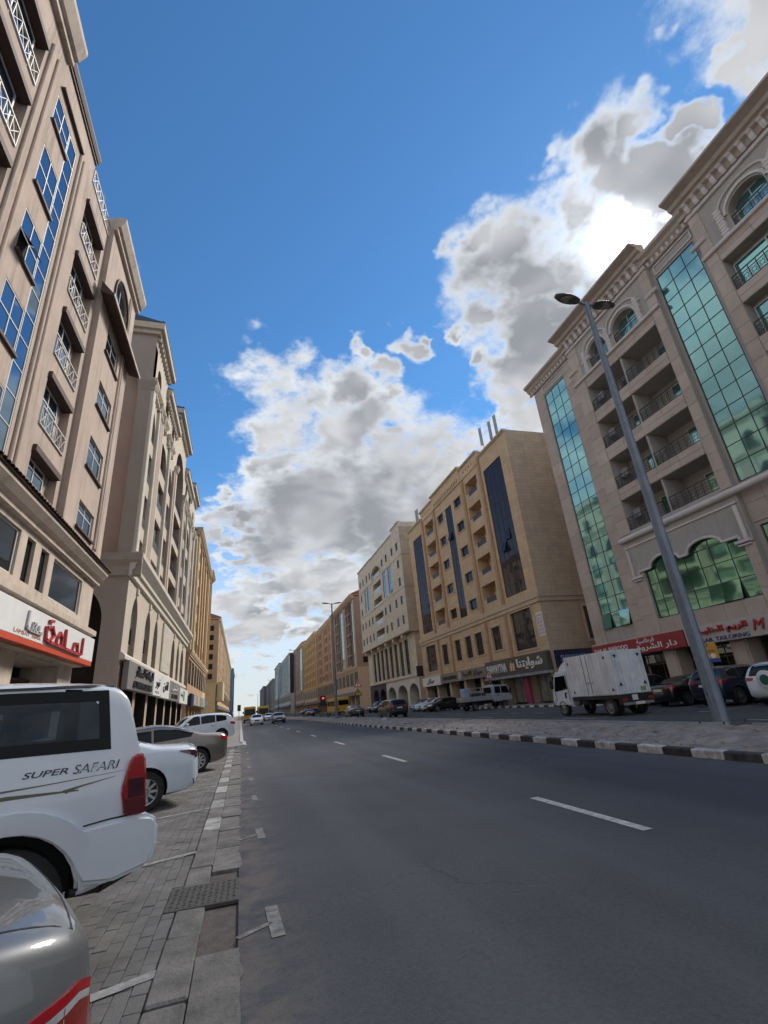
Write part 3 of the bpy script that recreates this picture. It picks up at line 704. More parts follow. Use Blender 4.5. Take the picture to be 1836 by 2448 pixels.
# ================================================================ arched cream building, left
CRM = pm('cream_stone', (.52, .455, .375), .85, .08, .9, .3, 60, streak=.22); CRM_L = pm('pale_cream_stone', (.57, .52, .45), .85, .07, .9, .3, 60, streak=.2)
CRM_SH = pm('cream_stone_shaded', (.34, .29, .255), .88, .07, .7, .3, 60, streak=.2); PNK = pm('pink_brown_stone', (.40, .30, .25), .88, .08, .8, .3, 60)  # side-wall stone: the cream greyed and darkened, side shade put into its colour
BLUT = pm('blue_roof_tile', (.03, .07, .12), .5, .2, 4)
b = Bld('arched_building', 'cream block with tall pointed arch windows blue tile eaves and grey shop signs', 'L', -7.2, 33.3, 69.5); x = b.x
fl = [(12.25, 13.75), (14.76, 17.25), (18.37, 20.75)]
cols = [(34.3, 36.2), (38.75, 42.55), (43.45, 46.1), (56.6, 59.2), (59.9, 63.6), (66.0, 68.3)]
ops = []
for a, c in cols:
    ops += [OP(b, a, c, z0, z1, .35) for z0, z1 in fl]+[OP(b, a, c, 21.9, 24.45, .35, False, 'point', 22.9)]
for a, c in ((35.0, 36.8), (39.6, 41.4), (43.9, 45.4), (57, 58.6), (60.6, 62.4), (66, 67.6)): ops.append(OP(b, a, c, 26.6, 28.9, .35, True, 'round', 28.0))
for z0, z1 in ((12.25, 14.9), (15.7, 18.4), (19.2, 21.9)): ops.append(OP(b, 48.3, 54.7, z0, z1, 1.5, True))
ops.append(OP(b, 48.3, 54.7, 22.7, 29.4, 1.5, True, 'round', 26.4))
m = MB(); front(m, x(33.3), x(69.5), 10.5, 29.6, ops, 0, 0, 1, 3)
shell(m, x(34.4), x(69.5), 0, 14, 10.5, 29.6, 0, False); 
# near side: corner pier, recessed wall and its arch
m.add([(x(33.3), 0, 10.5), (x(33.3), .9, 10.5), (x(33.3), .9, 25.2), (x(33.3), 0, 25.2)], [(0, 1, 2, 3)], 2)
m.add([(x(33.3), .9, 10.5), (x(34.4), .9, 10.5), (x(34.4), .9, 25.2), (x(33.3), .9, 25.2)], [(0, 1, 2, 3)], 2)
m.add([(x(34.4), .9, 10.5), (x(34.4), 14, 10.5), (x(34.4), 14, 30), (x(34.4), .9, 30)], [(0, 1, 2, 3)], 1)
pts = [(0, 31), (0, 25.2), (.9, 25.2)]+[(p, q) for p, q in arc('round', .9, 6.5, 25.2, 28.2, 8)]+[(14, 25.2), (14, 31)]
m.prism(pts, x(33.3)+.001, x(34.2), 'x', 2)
lo = [OP(b, a, c, 5.8, 9.85, .4, False, 'point', 8.1) for a, c in ((35.1, 37.1), (40.2, 42.4), (44.2, 46.2), (55.7, 58.2), (60.2, 62.4), (64.2, 67.0))]
front(m, x(33.3), x(69.5), 5.3, 10.6, lo, 0, 0, 1); 
front(m, x(33.3), x(69.5), 0, 5.3, [OP(b, 34.4+5.05*k, 38.6+5.05*k, .16, 4.0, 2.2, True) for k in range(7)], .05, 1, 3, 3)  # recess sides coloured near-black as well, for the shade inside the shops
# side of the lower floors with an arched passage
sd = MB(); front(sd, -14, 0, 0, 10.6, [(-6.3, -1.29, 0, 10.3, 2.5, True, 'round', 7.7)], 0, 0, 0, 1)
sdv = [(py, -px_, pz) for px_, py, pz in sd.v]
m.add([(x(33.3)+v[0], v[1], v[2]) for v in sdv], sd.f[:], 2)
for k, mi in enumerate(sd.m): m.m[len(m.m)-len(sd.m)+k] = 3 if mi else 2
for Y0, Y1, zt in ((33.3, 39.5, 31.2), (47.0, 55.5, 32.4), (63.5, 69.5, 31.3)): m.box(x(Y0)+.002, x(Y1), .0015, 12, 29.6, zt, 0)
b.part('wall', m, [CRM, PNK, CRM_SH, DARKROOM])
for a, c in cols:
    for z0, z1 in fl+[(21.9, 24.45)]: window(b, a+.02, c-.02, z0, z1, .28, 2 if c-a > 2.2 else 1, [0, .38, 1], .06, ALU_D, G_PALE if z1 < 24 else G_DARK)
    for z0, z1 in fl[1:]: b.box('balcony_panel', a+.05, c-.05, .02, .16, z0+.01, z0+.8, IRON_B, .01)
for a, c in ((35.1, 37.1), (40.2, 42.4), (44.2, 46.2), (55.7, 58.2), (60.2, 62.4), (64.2, 67.0)):
    window(b, a+.02, c-.02, 5.82, 9.8, .3, 1, [0, .2, .46, .75, 1], .06, WHITE_F, G_PALE)
    o = window(b, a+.08, c-.08, 6.65, 7.7, .27, 2, 1, .03, ALU_D, G_SHOP, name='spandrel_panel')
for Y0, Y1, mt in ((33.32, 34.1, CRM_L), (36.35, 36.85, CRM_L), (36.9, 38.15, PNK), (38.2, 38.6, CRM_L), (42.7, 43.3, CRM_L), (46.2, 46.9, PNK), (47.5, 48.15, CRM_L), (54.85, 55.5, CRM_L), (55.8, 56.4, PNK), (59.3, 59.8, CRM_L), (63.7, 64.3, CRM_L), (64.4, 65.3, PNK), (65.4, 65.9, CRM_L), (68.5, 69.45, CRM_L)):
    b.box('pilaster', Y0, Y1, -.22, .05, 12.1, 25.4 if mt is CRM_L else 25.0, mt, .04)
    if mt is CRM_L: b.prof('capital', Y0-.1, Y1+.1, cor(.0, 25.35, .42, .8), CRM)
b.prof('cornice', 33.0, 69.7, [(.0, 10.5), (-.2, 10.55), (-.2, 10.9), (-.35, 11.0), (-.35, 11.25), (-.75, 11.75), (-.75, 12.1), (.0, 12.2)], CRM_L)
a_ = b.part('side_cornice', MB().prism([(x(33.3)+.002, 10.5), (x(33.3)-.2, 10.6), (x(33.3)-.2, 11.2), (x(33.3)-.4, 11.6), (x(33.3)-.4, 12.05), (x(33.3)+.002, 12.1)], -.7, 14, 'y'), CRM_SH)
b.part('side_capital', MB().prism([(x(33.3)+.002, 25.2), (x(33.3)-.25, 26), (x(33.3)-.25, 26.2), (x(33.3)+.002, 26.2)], -.25, .95, 'y'), CRM_SH)
b.prof('base_band', 33.2, 69.6, [(.04, 5.3), (-.3, 5.35), (-.3, 5.55), (-.1, 5.75), (.0, 5.75), (.04, 5.75)], CRM_L)
for Y0, Y1, zt, ov in ((33.3, 39.5, 31.2, .55), (39.5, 47, 29.6, .45), (47.0, 55.5, 32.4, .6), (55.5, 63.5, 29.6, .45), (63.5, 69.5, 31.3, .55)):
    a, c = b.xs(Y0, Y1); e = .5 if zt > 30 else 0
    m = MB(); m.box(a-e, c+e, -ov, 12, zt-.25, zt+.35); m.box(a-e*.5, c+e*.5, -ov*.5, 12, zt-.6, zt-.25)
    for k in range(int((c-a)/.6)): m.box(a+.2+k*.6, a+.42+k*.6, -ov*.45, 0, zt-.95, zt-.6)
    b.part('eave', m, CRM)
    m = MB(); n = int((c-a+2*e)/.28)
    for k in range(n):
        xx = a-e+k*.28
        m.prism([(xx, zt+.36), (xx+.06, zt+.44), (xx+.14, zt+.47), (xx+.22, zt+.44), (xx+.28, zt+.36)], -ov-.04, -ov+.5, 'y')
    for k in range(int(5/.28)):
        yy = -ov+k*.28
        if e: m.prism([(yy, zt+.36), (yy+.06, zt+.46), (yy+.14, zt+.5), (yy+.22, zt+.46), (yy+.28, zt+.36)], a-e-.05, a-e+.6, 'x')
    m.prism([(-ov, zt+.36), (-ov, zt+.42), (3, zt+1.3), (3, zt+.36)], a-e+.03, c+e-.03, 'x')
    tag(b.part('roof_tiles', m, BLUT), kind='stuff')
for Y in (34.1, 37.9, 42.4, 57, 61.8, 66.9):
    m = MB(); m.prism(cor(.0, 25.9, .35, .5), x(Y-.9), x(Y+2.6), 'x')
    for k in range(6): m.box(x(Y-.7)+k*.55, x(Y-.7)+k*.55+.22, -.22, 0, 25.35, 25.92)
    b.part('corbelled_ledge', m, CRM)
for Y in (36.1, 41.3, 45.2, 56.95, 61.3, 65.6): b.box('keystone', Y-.22, Y+.22, -.14, .02, 9.9, 10.35, CRM_L, .03)
b.box('stone_panel', 48.6, 54.0, -.16, .02, 5.85, 10.2, pm('veined_stone', (.52, .48, .41), .6, .25, 2.5), .05)
for z0 in (12.25, 15.7, 19.2, 22.7): ob('railing', cached('ri64', lambda: railing_iron(6.3, .95, IRON_B)), b.root, (x(48.35), .08, z0))
for k in range(7):
    Y = 34.4+5.05*k; window(b, Y+.05, Y+4.15, .2, 3.9, 1.9, 3, [0, .7, 1], .08, BROWN_F, G_SHOP, name='shop_front')
GRYS = pm('grey_sign_board', (.20, .19, .185), .5, .08, 2); NAVY = pm('navy_sign_board', (.012, .018, .06), .4, .08)
LT_D = pm('dark_letter', (.025, .025, .028), .4, .1); LT_W = pm('white_letter', (.75, .75, .73), .4, .05)
s = sign('shop_sign', 'wide grey shop sign with dark raised Arabic lettering nearest on the arched building', 'L', -7.1, 33.9, 43.4, 3.62, 5.33, GRYS, .35)
letters(s, arabic('اليمامة للستائر'), LT_D, 2.2, .82, 6.6, .75, .12, .35); letters(s, 'AL YAMAMA CURTAINS', LT_D, 1.6, .16, 6.9, .42, .10, .35, .02)
s = sign('shop_sign', 'narrow white framed shop sign beside the wide grey one', 'L', -7.1, 43.5, 47.5, 3.6, 5.35, SIGN_W, .36)
letters(s, arabic('نور'), LT_D, .9, .55, 2.2, .8, .05, .36); letters(s, 'NOOR', GREY_L, 1.0, .2, 2.0, .2, .03, .36)
s = sign('shop_sign', 'white square shop sign with black script in the middle of the row', 'L', -7.1, 47.7, 52.9, 3.55, 5.4, SIGN_W, .36)
letters(s, arabic('الفن'), LT_D, .9, .5, 3.2, 1.0, .05, .36, .01)
s = sign('shop_sign', 'dark grey shop sign with two lines of lettering before the last white one', 'L', -7.1, 53.0, 61.6, 3.5, 5.2, GRYS, .35)
letters(s, arabic('الأصيل'), LT_W, 1.6, .9, 5, .6, .08, .35); letters(s, 'AL ASEEL', LT_D, 1.6, .25, 5, .38, .08, .35)
s = sign('shop_sign', 'white shop sign with green centre mark at far end of the arched building', 'L', -7.1, 61.9, 70.6, 3.42, 5.08, SIGN_W, .36)
ob('emblem', MB().box(3.6, 4.9, -.38, -.361, .35, 1.4).mesh('emblem', pm('emblem_green', (.10, .22, .10), .5, .1)), s); letters(s, arabic('واحة'), LT_D, .8, .6, 2.2, .6, .03, .36)

# ================================================================ plain repeated blocks
def block(name, label, side, X, Ya, Yb, zt, zp, wall, trim, cols, floors, win=(1.3, 1.5), gm=G_FAR, fm=ALU_D, bays=(), strips=(), depth=14, shops=True, recess=.16, podw=None, roofmat=None, wpanes=1, sidewin=None, eave=.45):
    b = Bld(name, label, side, X, Ya, Yb); x = b.x; m = MB(); ops = []
    fh = (zt-zp-1.6)/floors
    for i in range(floors):
        z0 = zp+.9+i*fh
        for Y, w_ in cols: ops.append(OP(b, Y-w_/2, Y+w_/2, z0, z0+win[1], recess))
    for Y0, Y1, mat, kind in bays:
        if kind == 'balcony':
            for i in range(floors): ops.append(OP(b, Y0, Y1, zp+.35+i*fh, zp+.35+fh-.85, 1.3, True))
        else: ops.append(OP(b, Y0, Y1, zp+.6, zt-1.3, .2))
    front(m, 0, b.W, zp, zt, ops, 0); shell(m, 0, b.W, 0, depth, zp, zt)
    n = max(2, int(b.W/4.6)); sp = b.W/n
    pods = [(k*sp+.45, (k+1)*sp-.45, zp*.60, zp-.9, .18) for k in range(n)] if zp > 7 else []
    gr = [(k*sp+.3, (k+1)*sp-.3, .16, zp*.36, 1.6, True) for k in range(n)]
    front(m, 0, b.W, 0, zp, pods+gr, .12, 1, 1, 2); shell(m, 0, b.W, .12, depth, 0, zp, 1, True, False)
    b.part('wall', m, [wall, podw or trim, DARKROOM])
    for i in range(floors):
        z0 = zp+.9+i*fh
        for Y, w_ in cols: window(b, Y-w_/2+.02, Y+w_/2-.02, z0+.02, z0+win[1]-.02, recess-.06, wpanes, 1, .06, fm, gm)
    for Y0, Y1, mat, kind in bays:
        if kind == 'balcony':
            for i in range(floors):
                z0 = zp+.35+i*fh; b.box('balcony_front', Y0, Y1, .02, .12, z0, z0+.85, trim, .02); window(b, (Y0+Y1)/2-.9, (Y0+Y1)/2+.9, z0+.1, z0+fh-1.2, 1.22, 2, 1, .06, fm, gm)
        else:
            window(b, Y0+.03, Y1-.03, zp+.62, zt-1.32, .12, max(1, int((Y1-Y0)/1.3)), int((zt-zp)/1.6), .05, ALU_D, mat, name='curtain_wall')
    for k, q in enumerate(pods):
        w_ = (q[1]-q[0]); Yc = (b.Ya+(q[0]+q[1])/2) if side == 'L' else (b.Yb-(q[0]+q[1])/2)
        window(b, Yc-w_/2+.02, Yc+w_/2-.02, q[2]+.02, q[3]-.02, .2, 2, 1, .06, fm, gm)
    for k, q in enumerate(gr): ob('shop_front', boxmesh(q[1]-q[0], .05, zp*.36-.2, G_SHOP), b.root, (q[0], 1.5, .18))
    for Y0, Y1, mat in strips: b.box('pilaster', Y0, Y1, -.28 if Ya < 112 else -.13, .02, zp+.1, zt-.9, mat, .04)
    b.prof('cornice', b.Ya-.1, b.Yb+.1, cor(.0, zt-.75, eave, 1.1), trim)
    b.part('parapet', MB().box(0, b.W, .02, depth, zt-.2, zt+.34), trim)
    b.prof('band', b.Ya-.05, b.Yb+.05, cor(.1, zp-.5, .4, .8), trim)
    b.part('awning', MB().bbox(.2, b.W-.2, -.55, .1, zp*.36, zp*.36+.9, .03), pm('awning_'+name, tuple(rng.uniform(.05, .25) for _ in range(3)), .6, .2, 1))
    if roofmat:
        m = MB(); m.prism([(-.5, zt+.35), (-.5, zt+.5), (4, zt+2.2), (4, zt+.35)], -.3, b.W+.3, 'x'); b.part('roof', m, roofmat)
    if sidewin:
        near = 0 if side == 'L' else b.W
        for i in range(floors):
            for yy in sidewin:
                z0 = zp+.9+i*fh; o = ob('window', boxmesh(1.1, .06, 1.4, fm), b.root, (near-.04 if side == 'L' else near+.04, yy+1.1 if side == 'L' else yy, z0), (0, 0, R(-90) if side == 'L' else R(90)))
                ob('pane', boxmesh(.98, .02, 1.28, gm), o, (.06, -.015, .06))
    return b
YEL = pm('yellow_stone', (.56, .41, .23), .85, .08, .8, .3, 60, streak=.25); YEL_D = pm('ochre_stone', (.42, .26, .12), .85, .08, .8); TAN = pm('tan_stone', (.46, .30, .185), .85, .08, .8, .3, 60, streak=.2)
REDT = pm('red_roof_tile', (.36, .12, .09), .7, .15, 3); PINKB = pm('pink_stone', (.36, .265, .225), .85, .08, .8, .3, 60, streak=.25); TRIM_T = pm('pale_tan_trim', (.55, .42, .30), .85, .08, 1)
YELP = pm('pale_yellow_stone', (.62, .50, .33), .85, .07, .8, .3, 60, streak=.2)
block('apartment_building', 'cream yellow block with brown window strips beyond the arched building', 'L', -7.2, 75, 104, 29.4, 10.6, YELP, TRIM_T, [(79, 1.3), (81.2, 1.3), (89, 1.3), (91.2, 1.3), (100, 1.3)], 6, bays=[(83, 87, G_DARK, 'balcony'), (94, 98, G_DARK, 'balcony')], strips=[(76, 77, TRIM_T), (77.2, 77.8, YEL_D), (82.2, 82.7, YEL_D), (87.3, 87.9, YEL_D), (88, 88.3, TRIM_T), (92.5, 93.3, YEL_D), (98.5, 99, YEL_D), (102, 103.5, TRIM_T)], eave=.8, podw=TAN)
block('apartment_building', 'narrow ochre block with brown strips at the side street on the left', 'L', -7.2, 104.3, 112, 30.6, 10.6, YEL, YELP, [(106, 1.2), (110, 1.2)], 6, strips=[(104.5, 105, YEL_D), (107.5, 108.5, YEL_D), (111.2, 111.8, YEL_D)], eave=1.0)
s = sign('shop_sign', 'navy blue box sign at near corner of the yellow block on the left', 'L', -7.0, 75, 78, 3.3, 4.95, NAVY, .4)
s = sign('shop_sign', 'row of faded picture panels on a sign along the yellow block', 'L', -7.0, 78.2, 103, 3.4, 4.95, GRYS, .35)
for k, c in enumerate(((.35, .33, .30), (.5, .38, .28), (.22, .26, .26), (.30, .42, .34))): ob('picture_panel', boxmesh(5.6, .03, 1.4, pm('sign_panel_%d' % k, c, .5, .4, .8)), s, (.3+k*6.1, -.4, .08))
b = block('apartment_building', 'tan block with red tile roof at far side street corner on the left', 'L', -6.3, 138, 300, 26.6, 10, TAN, YELP, [(146+8*k, 1.6) for k in range(14)], 6, strips=[(139+10*k, 140.2+10*k, YELP) for k in range(16)], roofmat=REDT, sidewin=(1.2,), eave=.6, podw=YEL)
b.box('entrance_porch', 139, 150, -1.6, 0, 5.5, 10.3, YELP, .1)
block('glass_tower', 'distant narrow blue glass tower at end of left side', 'L', -6.9, 430, 520, 38, 6, pm('blue_cladding', (.10, .16, .26), .5, .1), pm('dark_cladding', (.03, .035, .05), .4, .1), [], 8, bays=[(440, 500, G_BLUE, 'glass')], shops=False)
# ================================================================ near right building: stone panels and green curtain walls
BUF = pm('buff_stone', (.50, .415, .36), .85, .08, 1.1, .3, 50, streak=.25); BUFP = pm('buff_stone_panel', (.51, .42, .36), .82, .10, 1.4, .3, 60, streak=.2, rand=.10)
TAUPE = pm('taupe_render', (.42, .39, .36), .9, .08, 3, .6, 120, streak=.2); MOULD = pm('pale_moulding', (.66, .61, .585), .75, .08, 2, .2, 60, streak=.25)
b = Bld('curtain_wall_building', 'buff stone block with green blue curtain walls arched balconies and red shop sign', 'R', 26, -4, 31.8); x = b.x
bal = [(11.1, 13.4), (14.3, 16.7), (17.7, 20.05), (21.0, 23.25)]
m = MB(); ops = [OP(b, 18.12, 25.1, z0, z1, 1.7, True) for z0, z1 in bal]
for a, c in ((22.25, 24.1), (19.25, 21.4)): ops.append(OP(b, a, c, 24.35, 26.35, 1.0, True, 'round', 25.5))
ops.append(OP(b, 18.0, 25.0, 4.95, 8.95, .25))
front(m, x(26.2), x(17.4), 4.0, 28.0, ops, 0); shell(m, x(26.2), x(17.4), 0, 12, 4, 29.0)
ops = [OP(b, 5.6, 13.2, z0, z1, .75, True) for z0, z1 in bal]+[OP(b, a, c, 24.35, 26.35, .6, True, 'round', 25.5) for a, c in ((9.85, 11.9), (6.9, 9.0))]+[OP(b, 5.8, 13.1, 4.95, 8.95, .25)]
front(m, x(13.95), x(-4), 4.0, 28.0, ops, 0); shell(m, x(13.95), x(-4), 0, 12, 4, 29.0)
front(m, x(17.4), x(13.95), 4.0, 28.3, [OP(b, 14.32, 17.22, 11.08, 26.43, .14), OP(b, 14.5, 17.1, 5.0, 8.5, .2)], .35)
front(m, x(31.8), x(26.2), 4.0, 28.3, [OP(b, 27.57, 30.46, 5.05, 26.43, .14)], .35); shell(m, x(31.8), x(13.9), .35, 12, 4, 28.3)
front(m, x(31.8), x(-4), 0, 4.0, [OP(b, 2.2+4.7*k, 5.9+4.7*k, .16, 3.0, 1.5, True) for k in range(6)], .3, 1, 1, 2); shell(m, x(31.8), x(-4), .3, 12, 0, 4.0, 1)
m.add([(x(31.8), .3, 4), (x(-4), .3, 4), (x(-4), 0, 4), (x(31.8), 0, 4)], [(0, 1, 2, 3)], 1)
b.part('wall', m, [TAUPE, BUF, DARKROOM])
# stone panels, each one a slab of its own with an open joint
def panels(b, Y0, Y1, z0, z1, nc, nr, y, mat, t=.045):
    w_ = (Y1-Y0)/nc; h_ = (z1-z0)/nr; x0 = min(b.x(Y0), b.x(Y1))
    for i in range(nc):
        for j in range(nr): ob('stone_panel', boxmesh(w_-.016, t, h_-.016, mat, .006), b.root, (x0+i*w_+.008, y-t-rng.uniform(0, .004), z0+j*h_+.008))
panels(b, 25.12, 26.19, 10.95, 28.0, 1, 15, 0, BUFP); panels(b, 17.41, 18.1, 10.95, 28.0, 1, 15, 0, BUFP); panels(b, 13.22, 13.94, 10.95, 28.0, 1, 15, 0, BUFP)
panels(b, 30.5, 31.79, 4.06, 27.4, 1, 21, .35, BUFP); panels(b, 26.22, 27.55, 4.06, 27.4, 1, 21, .35, BUFP)
panels(b, 25.02, 26.19, 4.1, 10.2, 1, 5, 0, BUFP); panels(b, 17.41, 17.98, 4.1, 7.7, 1, 3, 0, BUFP); panels(b, 13.12, 13.94, 4.1, 10.2, 1, 5, 0, BUFP)
for z1_, z0_ in ((13.42, 14.28), (16.72, 17.68), (20.07, 20.98), (23.27, 24.1)):
    panels(b, 18.13, 25.09, z1_, z0_, 4, 2, 0, BUFP); panels(b, 5.6, 13.19, z1_, z0_, 4, 2, 0, BUFP)
panels(b, 18.0, 25.0, 4.1, 4.93, 6, 1, 0, BUFP); panels(b, 5.8, 13.1, 4.1, 4.93, 6, 1, 0, BUFP); panels(b, 13.96, 17.38, 8.7, 10.9, 3, 2, .35, BUFP)
# curtain walls
window(b, 14.34, 17.2, 11.1, 26.41, .37, 3, 14, .045, ALU_D, G_TEAL, 'curtain_wall', .06, .0035)
window(b, 27.59, 30.44, 5.07, 26.41, .37, 3, 19, .045, ALU_D, G_TEAL, 'curtain_wall', .06, .0035, open_={(0, 0): 9, (2, 0): 12}, omat=DARKROOM)
window(b, 18.02, 24.98, 4.97, 8.93, .12, [0, .11, .22, .32, .44, .58, .70, .86, 1] , [0, .28, .56, .82, 1], .045, ALU_D, G_GREEN, 'green_window', .06, .004, open_={(6, 0): 12, (5, 0): 10}, omat=DARKROOM)
window(b, 5.82, 13.08, 4.97, 8.93, .12, 7, [0, .28, .56, .82, 1], .045, ALU_D, G_GREEN, 'green_window', .06, .004)
window(b, 14.52, 17.08, 5.02, 8.48, .45, 3, 3, .045, ALU_D, G_GREEN, 'green_window', .06, .004)
# frieze with scalloped moulding above the green windows
for Ya_, Yb_, arcs in ((17.62, 25.88, ((22.0, 24.3), (19.05, 21.4))), (5.4, 13.3, ((7.0, 9.2), (9.8, 12.0)))):
    low = [(Yb_-.55, 8.2)]
    for a, c in sorted(arcs, reverse=True):
        low += [(c, 8.22)]+[(p, q) for p, q in arc('round', c, a, 8.22, 8.82, 6)[1:-1]]+[(a, 8.22)]
    low += [(Ya_+.45, 8.2)]
    poly = [(x(Yb_), 9.95), (x(Yb_), 7.95), (x(Yb_-.5), 7.95)]+[(x(p), q) for p, q in low]+[(x(Ya_+.42), 7.95), (x(Ya_), 7.95), (x(Ya_), 9.95)]
    b.part('frieze_panel', MB().prism(poly, -.06, .10, 'y'), TAUPE)
    t_ = MB(); pts = [(x(p), -.10, q-.02) for p, q in [(Yb_-.5, 8.0)]+low+[(Ya_+.42, 8.0)]]
    t_.path(pts, .085, 6); t_.tube((x(Yb_-.06), -.1, 7.95), (x(Yb_-.06), -.1, 9.85), .09); t_.tube((x(Ya_+.06), -.1, 7.95), (x(Ya_+.06), -.1, 9.85), .12)
    t_.bbox(x(Yb_+.1), x(Yb_-.75), -.25, 0, 7.75, 7.92, .03); t_.bbox(x(Yb_), x(Yb_-.65), -.18, 0, 7.6, 7.7, .02)
    t_.bbox(x(Ya_+.7), x(Ya_-.2), -.25, 0, 7.75, 7.92, .03); t_.bbox(x(Ya_+.6), x(Ya_-.1), -.18, 0, 7.6, 7.7, .02)
    b.part('scalloped_moulding', t_, MOULD, True)
    b.prof('band', Ya_-.1, Yb_+.1, [(0, 9.96), (-.12, 9.96), (-.12, 10.06), (0, 10.06)], MOULD)
b.part('roll_moulding', MB().tube((x(26.2), -.1, 10.62), (x(-4), -.1, 10.62), .2, n=14), MOULD, True)
# balconies
for z0, z1 in bal:
    b.box('partition', 21.45, 21.62, .06, 1.68, z0, z1-.001, TAUPE, .01)
    for Y0, Y1 in ((18.14, 21.43), (21.64, 25.08)):
        ob('railing', cached(('ri', round(Y1-Y0, 2)), lambda: railing_iron(Y1-Y0, .95, IRON_B)), b.root, (x(Y1), .05, z0+.005))
        window(b, Y0+.15, Y0+1.75, z0+.35, z1-.45, 1.6, 2, 1, .06, WHITE_F, G_TEAL if z0 > 12 else G_GREEN)
    b.box('air_conditioner', 24.3, 24.95, .5, .9, z0+.9, z0+1.5, pm('unit_grey', (.25, .25, .25), .5, .1), .03)
    window(b, 5.65, 13.15, z0+.1, z1-.25, .6, 4, 1, .07, WHITE_F, G_TEAL); ob('railing', cached('ri75', lambda: railing_iron(7.5, .95, IRON_B)), b.root, (x(13.15), .04, z0+.005))
for a, c in ((22.25, 24.1), (19.25, 21.4), (9.85, 11.9), (6.9, 9.0)):
    window(b, a+.05, c-.05, 24.4, 26.3, .55, 2, [0, .6, 1], .06, WHITE_F, G_TEAL)
    ob('railing', cached(('ria', round(c-a, 2)), lambda: railing_iron(c-a-.06, .85, IRON_B)), b.root, (x(c)+.03, .04, 24.36))
    t_ = MB(); pts = arc('round', c+.08, a-.08, 25.5, 26.48, 9)
    for (p, q), (r_, s_) in zip(pts[:-1], pts[1:]):
        d = Vector((x(r_)-x(p), 0, s_-q)); n = Vector((-d.z, 0, d.x)).normalized()
        if n.z < 0: n = -n
        A, B_ = Vector((x(p), 0, q)), Vector((x(r_), 0, s_)); qd = [A, B_, B_+n*.16, A+n*.16]
        t_.add([(v.x, -.12, v.z) for v in qd]+[(v.x, .0, v.z) for v in qd], [(0, 1, 2, 3), (0, 4, 5, 1), (2, 6, 7, 3)])
    b.part('arch_moulding', t_, MOULD)
    t_ = MB(); pts = [(c+.75, 25.9), (c+.5, 26.0)]+arc('round', c+.4, a-.4, 26.1, 26.95, 8)+[(a-.5, 26.0), (a-.75, 25.9)]
    t_.path([(x(p), -.06, q) for p, q in pts], .07, 5); b.part('hood_moulding', t_, MOULD, True)
for Y in (24.45, 21.83, 18.85, 12.35, 9.42, 6.5):
    for k in range(9):
        b.box('column_block', Y-.17-(.03 if k % 2 else 0), Y+.17+(.03 if k % 2 else 0), -.22, .01, 24.2+k*.23, 24.41+k*.23, MOULD, .02)
for Ya_, Yb_ in ((17.35, 26.25), (-4, 14.0)):
    b.prof('ledge', Ya_, Yb_, [(0, 24.08), (-.22, 24.1), (-.26, 24.2), (-.22, 24.3), (0, 24.33)], MOULD)
    b.prof('rope_moulding', Ya_, Yb_, [(0, 27.45), (-.15, 27.45), (-.2, 27.55), (-.15, 27.65), (0, 27.65)], MOULD)
    b.prof('cornice', Ya_-.35, Yb_+.35, [(0, 27.9), (-.12, 27.9), (-.12, 28.35), (-.35, 28.45), (-.42, 28.6), (-.62, 28.66), (-.70, 28.9), (-1.25, 29.05), (-1.25, 29.2), (0, 29.3)], BUF)
    n = int((min(Yb_, 26.2)-max(Ya_, 0))/.6)
    for k in range(n):
        Y = min(Yb_, 26.2)-.35-k*.6; xx = x(Y)
        b.part('bracket', cached('brk', lambda: MB().prism([(-.13, 0), (-.2, .0), (-.3, .15), (-.36, .4), (-.5, .5), (-.5, .58), (-.13, .58)], 0, .24, 'x').mesh('bracket', MOULD)), None, loc=(xx, 0, 27.78))
    b.part('roof', MB().box(min(x(Ya_), x(Yb_)), max(x(Ya_), x(Yb_)), 0, 12, 28.9, 29.25), BUF)
for Ya_, Yb_ in ((13.9, 17.45), (26.15, 32.0)):
    b.prof('cornice', Ya_, Yb_+(.3 if Yb_ > 30 else 0), [(.35, 27.5), (.2, 27.5), (.2, 27.8), (.0, 27.95), (-.1, 28.15), (-.35, 28.3), (-.35, 28.5), (.35, 28.6)], BUF)
    for k in range(int((Yb_-Ya_)/.42)): b.part('bracket', cached('brk2', lambda: MB().prism([(.2, 0), (.1, .05), (.02, .3), (.2, .32)], 0, .16, 'x').mesh('bracket', MOULD)), None, loc=(x(Yb_)+.15+k*.42, 0, 27.5))
    a, c = b.xs(Ya_+.35, Yb_-.35-(1.2 if Yb_ > 30 else 0)); z0, z1 = 26.65, 27.3
    t_ = MB(); t_.path([(a, .3, z0), (c, .3, z0), (c, .3, z1), (a, .3, z1), (a, .3, z0)], .05, 4); b.part('panel_moulding', t_, MOULD)
b.part('stair_house', MB().bbox(x(22.5), x(18.5), 5, 9, 29.2, 32.5, .05), BUF)
for Y in (26.0, 24.4, 13.9, 17.6): b.prof('pilaster_cap', Y-.5, Y+.5, [(0, 25.3), (-.16, 25.32), (-.2, 25.4), (-.1, 25.46), (-.16, 25.5), (-.12, 25.6), (0, 25.6)], MOULD)
for k in range(6):
    Y = 2.2+4.7*k; window(b, Y+.05, Y+3.65, .2, 2.95, 1.3, 3, [0, .75, 1], .08, BROWN_F, G_SHOP, name='shop_front')
for k in range(7):
    Y = 1.7+4.7*k
    for z0, z1 in ((.3, 1.2), (1.35, 2.9)): b.box('panelled_pier', Y-.36, Y+.36, .22, .32, z0, z1, BUFP, .04)
b.prof('ledge', -4, 31.8, [(.3, 4.0), (-.06, 4.0), (-.06, 4.1), (0, 4.12), (0, 4.13), (.3, 4.13)], BUF)
REDB = pm('red_sign_board', (.30, .022, .03), .45, .1, 1.5)
